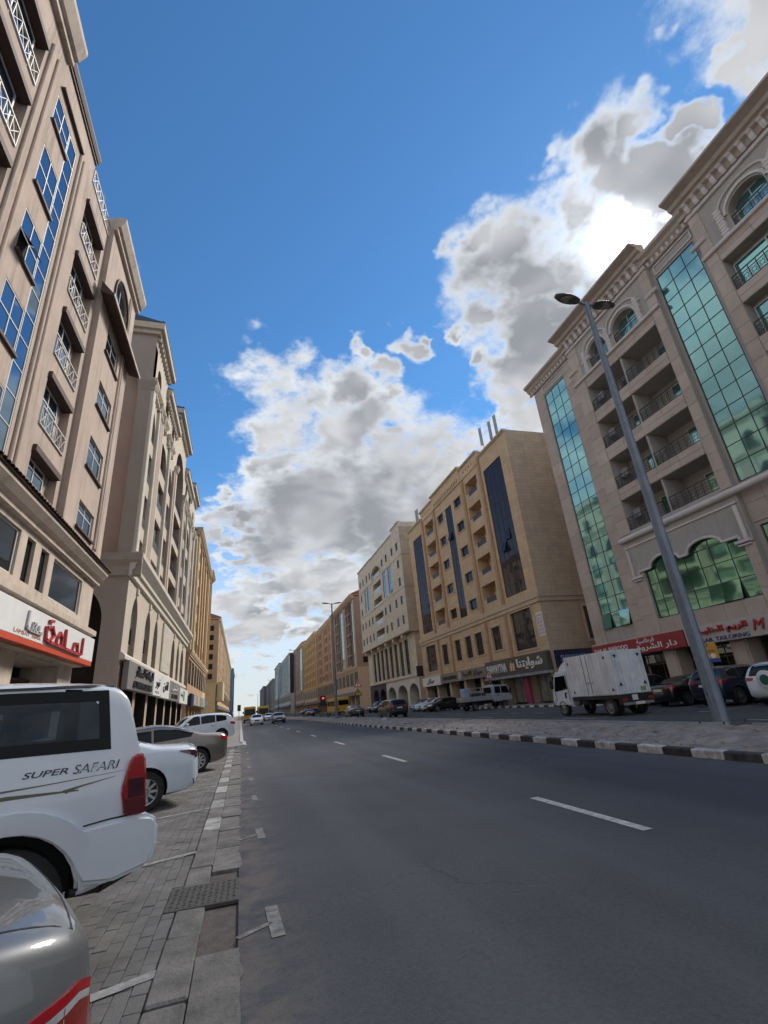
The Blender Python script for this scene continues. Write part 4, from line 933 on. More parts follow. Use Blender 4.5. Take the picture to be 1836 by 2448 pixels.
s = sign('shop_sign', 'long red shop sign with white Arabic and English lettering above the box truck', 'R', 26.0, 23.3, 31.7, 3.0, 4.0, REDB, .25)
letters(s, 'DAR AL SHEROOQ', LT_W, .3, .38, 3.4, .36, .02, .25, .012); letters(s, arabic('قرطاسية'), LT_W, 4.6, .55, 1.5, .38, .02, .25, .01); letters(s, arabic('دار الشروق'), LT_W, 4.2, .10, 3.6, .46, .02, .25, .012)
s = sign('shop_sign', 'white shop sign with red raised Arabic letters and navy tailoring lettering', 'R', 26.0, 4, 23.2, 2.98, 3.98, pm('tailor_sign_white', (.50, .46, .44), .5, .08, 1, streak=.2), .25)
letters(s, arabic('الريم الخليجي'), RED, .4, .42, 3.6, .46, .12, .25, .02); letters(s, 'M', RED, 4.25, .30, .7, .55, .08, .25, 0, 'emblem', .3); letters(s, arabic('الموسم'), RED, 5.3, .36, 2.2, .5, .1, .25, .01)
letters(s, 'LT. GAR. TAILORING', pm('navy_letter', (.03, .04, .16), .5, .1), .35, .08, 3.6, .22, .03, .25, .01); letters(s, arabic('للخياطة'), pm('navy_letter', (.03, .04, .16), .5, .1), 6.4, .06, 1.5, .3, .03, .25)

# ================================================================ golden building
GLD = coursed('golden_stone', (.63, .45, .285), .38, 1.1, .014, .25, .5); GLD_S = coursed('golden_stone_shaded', (.50, .395, .30), .38, 1.1, .014, .25, .5); GLD_T = pm('gold_trim_stone', (.58, .45, .32), .85, .08, 1.2, .3, 60, streak=.3); ORG = pm('orange_stain_stone', (.46, .29, .165), .88, .12, 1, .3, 60)  # side walls: the golden stone again with side shade put into the colour
b = Bld('golden_stone_building', 'golden stone block with dark bronze glass strips and small recessed balconies', 'R', 26, 37.35, 69.35); x = b.x
tops = [25.5-3.22*k for k in range(5)]; bots = [23.3-3.26*k for k in range(5)]; wt = [24.9-3.28*k for k in range(5)]
m = MB(); ops = [OP(b, Y0, Y1, 10.25, 24.9, .14) for Y0, Y1 in ((63.85, 67.7), (52.3, 54.3), (39.0, 42.9))]
for t0, b0 in zip(tops, bots): ops += [OP(b, 58.8, 62.2, b0, t0, 1.4, True), OP(b, 44.6, 47.7, b0, t0, 1.4, True)]
for t0 in wt: ops += [OP(b, 55.05, 57.05, t0-1.2, t0, .22), OP(b, 49.3, 51.35, t0-1.2, t0, .22)]
lw = [(63.6, 67.4, 4.9, 8.4), (59.5, 61.4, 5.35, 7.9), (55.35, 57.1, 5.4, 7.9), (52.25, 54.0, 5.4, 7.9), (49.4, 51.3, 5.45, 7.9), (45.2, 47.15, 5.5, 7.9), (39.0, 42.8, 4.93, 8.6)]
ops += [OP(b, a, c, z0, z1, .22) for a, c, z0, z1 in lw]
front(m, 0, b.W, 4.2, 27.1, ops); shell(m, 0, b.W, 0, 13, 0, 27.1, 1)
front(m, 0, b.W, 0, 4.2, [OP(b, 38+4.5*k, 41.9+4.5*k, .16, 3.3, 1.3, True) for k in range(7)], .0, 2, 2, 3)
b.part('wall', m, [GLD, GLD_S, GLD_T, DARKROOM])
for Y0, Y1, nc in ((63.85, 67.7, 5), (52.3, 54.3, 2), (39.0, 42.9, 4)):
    op = {(1, 4): 20, (2, 5): 6} if nc == 4 else {(0, 9): 14} if nc == 2 else {(4, 3): 12}
    window(b, Y0+.02, Y1-.02, 10.27, 24.88, .06, nc, 13, .045, ALU_D, G_BRONZE, 'curtain_wall', .06, .004, open_=op, omat=DARKROOM)
for t0, b0 in zip(tops, bots):
    for Y0, Y1 in ((58.8, 62.2), (44.6, 47.7)):
        b.box('balcony_front', Y0, Y1, .02, .16, b0, b0+.32, GLD_T, .02); b.box('balcony_pier', Y1-.55, Y1, .01, .17, b0+.32, b0+.75, GLD_T, .02); b.box('balcony_pier', Y0, Y0+.28, .01, .17, b0+.32, b0+1.15, GLD_T, .02)
        ob('railing', cached('rib', lambda: MB().box(0, 2.2, 0, .05, 0, .06).box(0, 2.2, 0, .05, .5, .56).box(.02, 2.18, .02, .03, .06, .5).mesh('railing', IRON_B)), b.root, (x(Y1-.57), .06, b0+.34))
        window(b, Y0+.5, Y0+1.6, b0+.2, t0-.4, 1.32, 1, 1, .06, BROWN_F, G_DARK)
for t0 in wt:
    for Y0, Y1 in ((55.05, 57.05), (49.3, 51.35)):
        window(b, Y0+.02, Y1-.02, t0-1.18, t0-.02, .14, 2, 1, .06, BROWN_F, G_DARK)
        t_ = MB(); a, c = b.xs(Y0-.13, Y1+.13)
        t_.box(a, c, -.08, .01, t0, t0+.13); t_.box(a, c, -.08, .01, t0-1.33, t0-1.2); t_.box(a, a+.13, -.08, .01, t0-1.2, t0); t_.box(c-.13, c, -.08, .01, t0-1.2, t0); b.part('window_surround', t_, GLD_T)
for a, c, z0, z1 in lw:
    window(b, a+.02, c-.02, z0+.02, z1-.02, .12, 1 if c-a < 2.5 else 3, 1 if c-a < 2.5 else 3, .05, BROWN_F, G_BRONZE, jit=.003)
    t_ = MB(); p, q = b.xs(a-.14, c+.14); t_.box(p, q, -.08, .01, z1, z1+.14); t_.box(p, q, -.08, .01, z0-.14, z0); t_.box(p, p+.14, -.08, .01, z0, z1); t_.box(q-.14, q, -.08, .01, z0, z1); b.part('window_surround', t_, GLD_T)
b.prof('band', 37.2, 69.5, [(0, 8.78), (-.14, 8.8), (-.14, 9.15), (-.22, 9.2), (-.22, 9.7), (0, 9.75)], GLD_T)
b.part('side_band', MB().prism([(b.W-.002, 8.78), (b.W+.14, 8.8), (b.W+.14, 9.15), (b.W+.22, 9.2), (b.W+.22, 9.7), (b.W-.002, 9.75)], -.2, 13, 'y'), GLD_S)
for Y0, Y1, z0, z1, mt in ((57.85, 58.4, 9.7, 26.3, ORG), (48.05, 48.55, 9.7, 26.3, ORG), (43.35, 43.8, 9.7, 26.8, ORG), (62.6, 63.1, 9.7, 26.8, ORG), (62.2, 62.5, 4.3, 8.7, ORG), (57.9, 58.3, 4.3, 8.7, ORG), (47.9, 48.3, 4.3, 8.7, ORG), (43.5, 43.9, 4.3, 8.7, ORG)): b.box('pilaster', Y0, Y1, -.2, .01, z0, z1, mt, .03)
for Y0, Y1, zt, o in ((37.35, 43.6, 27.1, .12), (43.6, 48.5, 28.0, .2), (48.5, 58.2, 28.45, .3), (58.2, 63.1, 28.0, .2), (63.1, 69.35, 27.1, .12)):
    a, c = b.xs(Y0+.01, Y1-.01); t_ = MB(); t_.box(a, c, -o*.5, 6, 26.4 if zt > 27.5 else 26.9, zt); b.part('parapet', t_, GLD)
    b.part('coping', MB().prism([(-o*.5-.001, zt-.25), (-o-.12, zt-.1), (-o-.12, zt+.06), (.3, zt+.06), (.3, zt-.25)], a-.05, c+.05, 'x'), GLD_T)
for k in range(17): b.box('slot', 49.3+k*.5, 49.42+k*.5, -.17, -.14, 26.6, 27.15, BRN, .003)
for k in range(4):
    for Y in (45, 59.6): b.box('slot', Y+k*.75, Y+.18+k*.75, -.12, -.09, 27.0, 27.2, BRN, .003)
# near side: window and return
w2_ = ob('window', MB().box(0, .08, 0, 2.2, 0, 3.0).mesh('window', BROWN_F), b.root, (b.W+.003, 4.4, 5.2)); ob('pane', MB().box(.081, .1, .12, 2.08, .12, 2.88).mesh('pane', G_DARK), w2_)
t_ = MB(); t_.box(b.W, b.W+.12, 4.2, 4.4, 5.0, 8.4); t_.box(b.W, b.W+.12, 6.6, 6.8, 5.0, 8.4); t_.box(b.W, b.W+.12, 4.4, 6.6, 8.2, 8.4); t_.box(b.W, b.W+.12, 4.4, 6.6, 5.0, 5.2); b.part('window_surround', t_, GLD_T)
b.box('return_block', 35.0, 37.34, 7.8, 13, 0, 27.6, ORG, .05)
for k in range(5): ob('window', boxmesh(.06, .9, 1.2, BROWN_F), b.root, (b.W+2.36, 8.6, 11.6+3.2*k))
for k in range(7):
    Y = 38+4.5*k; o = window(b, Y+.05, Y+3.85, .2, 3.25, 1.15, 3, [0, .8, 1], .08, BROWN_F, pm('paper_covered_glass', (.36, .37, .36), .4, .4, 1.2) if k < 2 else G_SHOP, name='shop_front')
b.box('pink_door', 41.8, 42.6, -.02, .3, .16, 3.3, pm('pink_door_paint', (.35, .05, .13), .5, .1), .03)
o = sign('banner', 'white vertical banner at near corner of the golden building', 'R', 25.99, 37.42, 38.4, 5.75, 7.87, SIGN_W, .03, 'banner')
for i in range(2):
    for j in range(6): ob('banner_print', boxmesh(.36, .006, .26, pm('faint_print', (.55, .45, .5), .6, .2, 5)), o, (.1+i*.43, -.037, .14+j*.32))
OLV = pm('dark_olive_sign', (.075, .07, .06), .45, .1, 1)
s = sign('shop_sign', 'dark sign with white SHAWAYTNA lettering flame emblem and Arabic script', 'R', 25.9, 37.2, 48.8, 2.85, 4.45, OLV, .5)
letters(s, 'SHAWAYTNA', LT_W, .35, .35, 4.2, .85, .05, .5, .015); letters(s, arabic('شوايتنا'), LT_W, 6.6, .30, 4.3, 1.05, .08, .5, .02)
fl_ = MB()
for k in range(5):
    q = [(5.15+.22*k, .35), (5.28+.22*k, .35), (5.33+.22*k, .8+.2*(k % 2)), (5.22+.22*k, 1.05+.12*(k % 3)), (5.16+.22*k, .75)]
    fl_.prism(q, -.55, -.505, 'y', k % 2)
ob('emblem', fl_.mesh('emblem', [pm('emblem_orange', (.6, .25, .04), .5, .1), LT_W]), s); ob('light_box', MB().bbox(0, 11.6, -.75, -.1, -.28, -.03, .02).mesh('light_box', pm('grey_panel', (.25, .26, .28), .5, .3, 1)), s)
s = sign('shop_sign', 'flat grey shop sign with dark lettering in two scripts on the golden building', 'R', 25.9, 49.0, 62.2, 3.05, 4.2, pm('taupe_sign', (.22, .19, .16), .5, .08), .35)
letters(s, 'HOUSE OF KITCHEN', LT_D, .8, .35, 4.4, .42, .06, .35, .01); letters(s, arabic('مركز الثريا'), LT_D, 7.2, .3, 5, .65, .06, .35, .01); ob('emblem', MB().bbox(5.9, 6.6, -.4, -.351, .15, 1.0, .01).mesh('emblem', GREY_L), s)
s = sign('shop_sign', 'white shop sign with black Arabic script at far end of the golden building', 'R', 25.9, 62.4, 69.2, 2.95, 4.15, SIGN_W, .35)
letters(s, arabic('ميلان'), LT_D, 2.0, .25, 2.6, .75, .04, .35, .02)
s = ob('shop_sign', MB().bbox(0, 7.5, -.3, 0, 0, 1.5, .02).mesh('shop_sign', NAVY), None, (26.3, 37.33, 2.9)); tag(s, 'navy side sign round the corner of the golden building', 'shop sign')
letters(s, 'SHAWAYTNA', pm('blue_white_letter', (.35, .38, .6), .5, .1), .4, .55, 3.2, .5, .03, .3, .01)
s = tag(ob('projecting_sign', MB().bbox(-1.0, 0, 0, .25, 0, 1.5, .02).mesh('projecting_sign', pm('black_purple', (.02, .012, .03), .4, .1)), None, (26, 69.6, 4.55)), 'small black projecting sign between the golden and cream buildings', 'shop sign')
ob('bracket', MB().tube((-.6, .12, 1.5), (-.6, .12, 1.9), .03).mesh('bracket', IRON_B), s)

# ================================================================ cream building with white arcade
CR = coursed('ivory_stone', (.64, .575, .465), .42, 1.2, .014, .15, .4); CR_S = coursed('ivory_side_shaded', (.44, .36, .28), .42, 1.2, .014, .15, .4); CR_T = pm('ivory_trim', (.62, .56, .46), .8, .06, 1.2, .2, 60, streak=.2)  # sides and underside: the ivory stone again, darkened to carry their shade
b = Bld('ivory_building', 'ivory stone block overhanging a white arcade of round arches', 'R', 26, 74.05, 106.7); x = b.x
m = MB(); bb = [25.2, 22.1, 18.95, 15.8, 12.65]; ops = [OP(b, 88, 94, z0, z0+2.1, 1.5, True, *(('round', z0+.9) if z0 > 25 else ())) for z0 in bb]
gs = [(84.4, 86.5), (80.9, 82.9), (97.6, 99.3), (99.9, 101.5)]
ops += [OP(b, a, c, 19.9, 24.8, .12) for a, c in gs]
sm = [(Y, z) for Y in (76.3, 79.3, 83.2, 86.2, 96.3, 99, 102.2, 105) for z in (13.3, 16.6, 26.2)]+[(Y, z) for Y in (76.3, 104.6) for z in (19.8, 23)]
ops += [OP(b, Y-.55, Y+.55, z, z+1.5, .14) for Y, z in sm]
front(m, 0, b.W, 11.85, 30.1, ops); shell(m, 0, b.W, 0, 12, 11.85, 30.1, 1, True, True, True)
ar = [(75.2, 79.9), (81.0, 86.4), (87.6, 92.8), (94.4, 98.4), (99.6, 103.6)]; sl_ = [78.2+3.1*k for k in range(8)]
front(m, x(93.6), b.W-.5, 0, 4.9, [OP(b, a, c, .16, 3.9, 1.8, True, 'round', 2.3) for a, c in ar[:3]], 1.0, 2, 2, 3); front(m, .5, x(93.6), 0, 4.9, [OP(b, a, c, .16, 3.9, 1.8, True, 'round', 2.3) for a, c in ar[3:]], 1.0, 4, 4, 3); front(m, .5, b.W-.5, 4.9, 11.9, [OP(b, Y, Y+2.1, 5.4, 11.1, .25) for Y in sl_], 1.0, 0, 2)
shell(m, .5, b.W-.5, 1.0, 12, 0, 11.9, 1, True, False)
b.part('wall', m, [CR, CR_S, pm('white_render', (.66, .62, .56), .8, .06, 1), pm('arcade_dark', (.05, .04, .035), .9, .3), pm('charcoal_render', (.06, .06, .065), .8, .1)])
for z0 in bb:
    ob('railing', cached('rig', lambda: MB().box(0, 5.9, 0, .04, 0, .9).mesh('railing', pm('frosted_rail', (.42, .46, .45), .3, .1))), b.root, (x(93.95), .06, z0+.02)); window(b, 88.3, 90.3, z0+.1, z0+1.7, 1.4, 2, 1, .06, ALU_D, G_DARK); window(b, 91.5, 93.5, z0+.1, z0+1.7, 1.4, 2, 1, .06, ALU_D, G_DARK)
for a, c in gs: window(b, a+.02, c-.02, 19.92, 24.78, .06, 2, 5, .05, ALU_D, G_BLUE, 'tall_window', open_={(1, 0): 14} if a == 80.9 else ())
for Y, z in sm: window(b, Y-.53, Y+.53, z+.02, z+1.48, .06, 2, 1, .05, ALU_D, G_DARK)
for Y in sl_: window(b, Y+.02, Y+2.08, 5.42, 11.08, 1.15, 2, 4, .05, BROWN_F, G_DARK, 'tall_window')
for Y in [77.7+3.1*k for k in range(9)]: b.box('pilaster', Y-.3, Y+.2, .88, 1.02, 5.1, 11.8, CR_T, .04)
b.prof('overhang_moulding', 74.05, 106.7, [(-.002, 11.8), (-.25, 11.9), (-.25, 12.15), (-.002, 12.25)], CR_T)
for k in range(6): b.box('corbel', 78+5.2*k, 78.5+5.2*k, -.1, .9, 11.2, 11.84, CR_T, .04)
b.prof('band', 74.6, 106.2, [(1.0, 4.85), (.8, 4.88), (.8, 5.1), (1.0, 5.15)], CR_T)
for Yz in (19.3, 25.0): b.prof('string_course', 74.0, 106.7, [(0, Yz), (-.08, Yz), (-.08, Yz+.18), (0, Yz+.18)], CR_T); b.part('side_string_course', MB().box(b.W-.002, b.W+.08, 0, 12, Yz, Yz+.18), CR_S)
for Y0, Y1, zt in ((74.05, 79, 31.0), (79, 94.5, 30.15), (94.5, 106.7, 30.3)): a, c = b.xs(Y0+.01, Y1-.01); b.part('parapet', MB().box(a, c, 0.01, 5, 30.05, zt), CR); b.part('coping', MB().box(a-.06, c+.06, -.18, .4, zt-.12, zt+.1), CR_T)
t_ = MB(); t_.path([(x(p), -.12, q) for p, q in [(94.2, 25.4)]+arc('round', 94.2, 87.8, 26.1, 27.55, 9)+[(87.8, 25.4)]], .12, 6); b.part('arch_moulding', t_, CR_T)
for k in range(5):
    o = ob('window', boxmesh(.06, 1.4, 1.5, ALU_D), b.root, (b.W+.003, 1.9, 13.3+3.15*k)); ob('pane', boxmesh(.02, .62, 1.36, G_BLUE if k == 4 else G_DARK), o, (.062, .06, .07)); ob('pane', boxmesh(.02, .62, 1.36, G_DARK), o, (.062, .72, .07))

# ================================================================ the rest of the right side
block('apartment_building', 'pinkish block with red tile roof and tall pale glass strips past the ivory building', 'R', 26, 113, 143, 26.6, 9.6, PINKB, TRIM_T, [(119.9, 2.1), (122.6, 2.1), (135.4, 2.1), (138.2, 2.1)], 6, (1.6, 2.2), recess=.5, bays=[(127.5, 131.5, G_PALE, 'glass'), (115, 117, G_PALE, 'glass')], strips=[(113.2, 114.5, TRIM_T), (117.5, 118.3, BRN), (125.5, 126.5, TRIM_T), (132.5, 133.4, BRN), (141, 142.7, TRIM_T)], roofmat=REDT, sidewin=(1.5,), eave=.9)
block('apartment_building', 'tan gold block with many small balconies third beyond the ivory building', 'R', 26, 146, 179.5, 26.9, 8.4, TAN, YELP, [(149.5, 1.8), (155.2, 1.9), (158.2, 1.9), (168, 1.9), (171, 1.9), (176.5, 1.8)], 6, (1.2, 1.9), recess=.4, strips=[(146.2, 147, YELP), (152, 153, TAN), (160.5, 161.5, TAN), (165, 166, TAN), (173.5, 174.3, TAN)], bays=[(162, 164.8, G_DARK, 'balcony')], roofmat=None, sidewin=(1.5,), podw=pm('brown_podium', (.30, .20, .13), .85, .1, 1))
block('apartment_building', 'bright ochre block with closely set vertical ribs', 'R', 26, 180, 218, 27.9, 8.4, pm('bright_ochre', (.62, .45, .22), .85, .08, .8), YELP, [(184+4.6*k, 2.0) for k in range(8)], 6, (1.2, 1.9), recess=.4, strips=[(181.5+4.6*k, 182.5+4.6*k, YEL_D) for k in range(9)])
block('apartment_building', 'grey pink block with tall blue glass strip beyond the ochre one', 'R', 26, 221, 259, 29.2, 9, PINKB, TRIM_T, [(240, 2), (245, 2), (251, 2)], 7, (1.4, 2), bays=[(224, 234, G_PALE, 'glass'), (254, 258, G_BLUE, 'glass')], roofmat=REDT)
DKC = pm('dark_glass_cladding', (.02, .021, .026), .25, .2, .3); LGC = pm('light_cladding', (.38, .38, .37), .5, .1, .5)
block('office_block', 'black glazed office block with white edge frame', 'R', 24.5, 266, 336, 30, 10, DKC, LGC, [], 7, bays=[(272, 330, G_DARK, 'glass')], strips=[(266, 268, LGC), (333, 336, LGC)])
block('office_block', 'dark narrow office tower beyond the black glazed block', 'R', 24.5, 342, 392, 32, 10, DKC, LGC, [], 8, bays=[(350, 388, G_BLUE, 'glass')], strips=[(342, 345, LGC)])
block('apartment_building', 'grey block with a row of stacked balconies far down the right side', 'R', 24, 405, 515, 26, 8, pm('grey_render', (.22, .21, .19), .85, .1), CONC, [(420+12*k, 4) for k in range(7)], 6, (1.6, 1.6), sidewin=(3, 6))
block('apartment_building', 'farthest dark grey block at the end of the right side', 'R', 22, 530, 640, 27, 8, pm('dark_grey_render', (.10, .105, .115), .8, .1), CONC, [(545+15*k, 4) for k in range(6)], 6, (1.6, 1.6), sidewin=(3,))
# ================================================================ vehicles
def pchip(pts):
    xs, ys = [p[0] for p in pts], [p[1] for p in pts]; n = len(xs)
    h = [xs[i+1]-xs[i] for i in range(n-1)]; d = [(ys[i+1]-ys[i])/h[i] for i in range(n-1)]
    m = [d[0]]+[0 if d[i-1]*d[i] <= 0 else 2*d[i-1]*d[i]/(d[i-1]+d[i]) for i in range(1, n-1)]+[d[-1]]
    def f(x):
        x = min(max(x, xs[0]), xs[-1]); i = 0
        while i < n-2 and x > xs[i+1]: i += 1
        t = (x-xs[i])/h[i]; a = 2*t**3-3*t*t+1; b_ = t**3-2*t*t+t; c = -2*t**3+3*t*t; e = t**3-t*t
        return a*ys[i]+b_*h[i]*m[i]+c*ys[i+1]+e*h[i]*m[i+1]
    return f
PAINT = {}
def paint(name, c, metal=0., rough=.32):
    return pm('paint_'+name, c, rough, .06, 1.3, coat=.9, metal=metal)
CARGLASS = glassm('car_glass', (.85, .9, .95), .0, (.008, .009, .01), .01)
RUBBER = pm('tyre_rubber', (.018, .018, .019), .8, .2, 20); ALLOY = pm('alloy', (.42, .42, .43), .3, .05, 5, metal=.9); DARKTRIM = pm('black_plastic', (.015, .015, .016), .55, .1)
CHROME = pm('chrome', (.7, .7, .7), .12, 0, metal=1.); LAMPR = pm('red_lamp', (.34, .008, .012), .12, .2, 8, coat=1.); LAMPW = pm('clear_lamp', (.55, .55, .55), .1, .2, 12, coat=1., metal=.3); LAMPDK = pm('smoked_lamp', (.05, .006, .01), .1, .1, coat=1.); LAMPO = pm('amber_lamp', (.5, .10, .01), .15, .1, coat=1.)
PLATE = pm('number_plate', (.65, .65, .62), .5, .1)
CARS = {
 'sedan': dict(L=4.85, HW=.915, top=[(0, .62), (.03, .86), (.07, 1.0), (.14, 1.045), (.35, 1.07), (.72, 1.10), (1.0, 1.18), (1.65, 1.40), (2.2, 1.455), (2.75, 1.43), (3.15, 1.30), (3.62, 1.03), (3.8, .985), (4.4, .86), (4.72, .72), (4.82, .6), (4.85, .5)],
   bot=[(0, .42), (.08, .30), (.5, .22), (2.4, .19), (4.4, .19), (4.78, .24), (4.85, .34)], plan=[(0, .70), (.06, .83), (.2, .925), (.6, .975), (1.3, 1), (3.4, 1), (4.2, .965), (4.6, .86), (4.8, .70), (4.85, .58)],
   belt=[(0, .9), (.7, .98), (2.4, .93), (3.7, .88), (4.85, .6)], tum=.46, rr=.13, wh=(.98, 3.80, .335, .23),
   win=[([(1.12, 1.17), (1.75, 1.345), (2.28, 1.38)], [(1.22, 1.03), (1.7, 1.0), (2.28, .97)]), ([(2.34, 1.38), (2.75, 1.35), (3.18, 1.17)], [(2.34, .968), (2.8, .945), (3.42, .95)])],
   ws=(.60, 1.37, .66, 1.04), rw=(.58, 1.365, .62, 1.15), tail=[(.02, .99), (.30, 1.0), (.28, .86), (.02, .80)], head=[(4.35, .80), (4.72, .70), (4.78, .60), (4.45, .66)]),
 'suv': dict(L=4.75, HW=.93, top=[(0, .66), (.03, .95), (.08, 1.10), (.2, 1.38), (.40, 1.60), (.62, 1.665), (1.4, 1.70), (2.3, 1.69), (2.75, 1.62), (3.3, 1.22), (3.5, 1.12), (4.3, .99), (4.6, .84), (4.72, .66), (4.75, .55)],
   bot=[(0, .48), (.08, .36), (.5, .26), (2.4, .23), (4.3, .24), (4.68, .3), (4.75, .40)], plan=[(0, .74), (.06, .87), (.2, .94), (.6, .98), (1.3, 1), (3.4, 1), (4.1, .97), (4.5, .88), (4.7, .74), (4.75, .62)],
   belt=[(0, 1.1), (.7, 1.12), (2.4, 1.05), (3.5, 1.0), (4.75, .66)], tum=.34, rr=.16, wh=(.93, 3.70, .37, .24),
   win=[([(.62, 1.45), (.95, 1.53), (1.25, 1.56)], [(.62, 1.24), (.95, 1.2), (1.25, 1.18)]), ([(1.31, 1.56), (1.7, 1.58), (2.14, 1.58)], [(1.31, 1.175), (1.7, 1.15), (2.14, 1.13)]), ([(2.2, 1.58), (2.55, 1.55), (2.95, 1.30)], [(2.2, 1.125), (2.6, 1.10), (3.15, 1.10)])],
   ws=(.60, 1.59, .70, 1.16), rw=(.56, 1.55, .66, 1.16), tail=[(.05, 1.12), (.42, 1.13), (.36, 1.0), (.03, .96)], head=[(4.15, .94), (4.55, .84), (4.66, .72), (4.25, .80)]),
 'patrol': dict(L=5.05, HW=.955, top=[(0, .60), (.015, .80), (.05, .86), (.085, .90), (.10, 1.27), (.16, 1.54), (.215, 1.74), (.28, 1.825), (.42, 1.87), (1.1, 1.905), (2.4, 1.905), (2.85, 1.84), (3.45, 1.25), (3.6, 1.17), (4.6, 1.07), (4.85, .95), (5.0, .75), (5.05, .6)],
   bot=[(0, .52), (.3, .44), (.6, .40), (2.4, .38), (4.6, .42), (5.05, .5)], plan=[(0, .90), (.03, .95), (.09, .965), (.12, .955), (.5, .985), (1.3, 1), (3.6, 1), (4.5, .96), (4.9, .88), (5.05, .78)],
   belt=[(0, .84), (.08, .88), (.12, 1.26), (2.5, 1.28), (3.6, 1.12), (5.05, .7)], tum=.14, rr=.085, wh=(.92, 3.86, .40, .27),
   win=[], ws=(.62, 1.74, .72, 1.28), rw=(.58, 1.70, .64, 1.38), tail=[(0, 0)]*4, head=[(4.55, 1.0), (4.92, .95), (4.95, .75), (4.6, .78)]),
 'compact': dict(L=4.45, HW=.875, top=[(0, .60), (.03, .80), (.07, .91), (.16, .965), (.30, .985), (.55, 1.0), (.80, 1.08), (1.45, 1.38), (1.9, 1.45), (2.4, 1.43), (2.9, 1.28), (3.35, 1.03), (3.5, .99), (4.1, .86), (4.36, .70), (4.45, .5)],
   bot=[(0, .40), (.08, .30), (.5, .21), (2.2, .19), (4.1, .19), (4.4, .25), (4.45, .34)], plan=[(0, .66), (.05, .78), (.14, .88), (.35, .95), (.9, .99), (1.5, 1), (3.2, 1), (3.9, .95), (4.25, .84), (4.4, .70), (4.45, .58)],
   belt=[(0, .82), (.6, .90), (2.4, .9), (3.5, .88), (4.45, .6)], tum=.46, rr=.15, wh=(.86, 3.5, .31, .21),
   win=[([(.98, 1.13), (1.5, 1.33), (2.0, 1.37)], [(1.05, 1.0), (1.5, .98), (2.0, .96)]), ([(2.06, 1.37), (2.45, 1.34), (2.9, 1.17)], [(2.06, .955), (2.5, .94), (3.12, .95)])],
   ws=(.58, 1.36, .64, 1.04), rw=(.56, 1.36, .60, 1.07), tail=[(.02, .86), (.42, .90), (.34, .70), (.02, .62)], head=[(4.0, .80), (4.33, .70), (4.38, .58), (4.1, .64)]),
}
def ring_surface(S):
    top, bot, plan, belt = pchip(S['top']), pchip(S['bot']), pchip(S['plan']), pchip(S['belt'])
    L, HW = S['L'], S['HW']
    xs = sorted({round(L*i/44, 4) for i in range(45)} | {p[0] for p in S['top'] if p[0] < .5 or p[0] > L-.4} | {.01, .05, .12, .17, .24, .32, L-.01, L-.05, L-.12, L-.2})
    rows = []
    for x_ in xs:
        zt, zb, hw = top(x_), bot(x_), plan(x_)*HW; zt = max(zt, zb+.06); zB = min(belt(x_), zt-.04); zB = max(zB, zb+.02)
        H = zB-zb; row = [(0, zb), (hw*.80, zb), (hw*.93, zb+H*.06), (hw*.975, zb+H*.18), (hw*.985, zb+H*.4), (hw, zb+H*.62), (hw*.995, zb+H*.82), (hw*.97, zB)]
        r_ = min(S['rr'], (zt-zB)*.85); zr = zt-r_; w0 = hw*.97
        for k in range(1, 6):
            z = zB+(zr-zB)*k/5; row.append((w0-S['tum']*(z-zB), z))
        w1 = row[-1][0]
        for k in range(1, 9):
            a = math.pi/2*k/8; row.append((w1*max(0, math.cos(a))**(2/2.6), zr+r_*math.sin(a)**(2/2.2)))
        row[-1] = (0, zt); rows.append((x_, row))
    return rows
def car_body(kind):
    S = CARS[kind]; rows = ring_surface(S); m = MB(); n = len(rows[0][1]); N = 2*n-2
    for x_, row in rows:
        full = [(y, z) for y, z in row]+[(-y, z) for y, z in row[-2:0:-1]]
        m.v += [(x_, y, z) for y, z in full]
    for i in range(len(rows)-1):
        for k in range(N): m.f.append((i*N+k, i*N+(k+1) % N, (i+1)*N+(k+1) % N, (i+1)*N+k)); m.m.append(0)
    m.f += [tuple(range(N)), tuple(range((len(rows)-1)*N, len(rows)*N))]; m.m += [0, 0]
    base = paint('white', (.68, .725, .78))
    me = m.mesh('body', [base, DARKTRIM], True, True, 40)
    xr, xf, rw, ww = S['wh']; c = MB()
    for xw in (xr, xf):
        for sgn in (1, -1):
            a, b_ = sorted((sgn*(S['HW']-.36), sgn*(S['HW']+.25)))
            c.lathe([(.0, a), (rw*1.16, a), (rw*1.16, b_), (.0, b_)], 28, 'y', 1, (xw, 0, rw+.02))
    cm = c.mesh('cut', [base, DARKTRIM], False, True)
    A, B_ = bpy.data.objects.new('a', me), bpy.data.objects.new('b', cm); COL.objects.link(A); COL.objects.link(B_)
    md = A.modifiers.new('cut', 'BOOLEAN'); md.object = B_; md.operation = 'DIFFERENCE'; md.solver = 'EXACT'
    dg = bpy.context.evaluated_depsgraph_get(); out = bpy.data.meshes.new_from_object(A.evaluated_get(dg)); out.name = 'body'
    bpy.data.objects.remove(A); bpy.data.objects.remove(B_)
    out.polygons.foreach_set('use_smooth', [True]*len(out.polygons)); out.set_sharp_from_angle(angle=R(42))
    bm = bmesh.new(); bm.from_mesh(out); bvh = BVHTree.FromBMesh(bm); bm.free()
    return out, bvh
def resample(pl, n):
    d = [0]
    for a, b_ in zip(pl[:-1], pl[1:]): d.append(d[-1]+math.dist(a, b_))
    o = []
    for i in range(n):
        t = d[-1]*i/(n-1); k = 0
        while k < len(d)-2 and t > d[k+1]: k += 1
        u = (t-d[k])/max(1e-9, d[k+1]-d[k]); o.append((pl[k][0]+(pl[k+1][0]-pl[k][0])*u, pl[k][1]+(pl[k+1][1]-pl[k][1])*u))
    return o
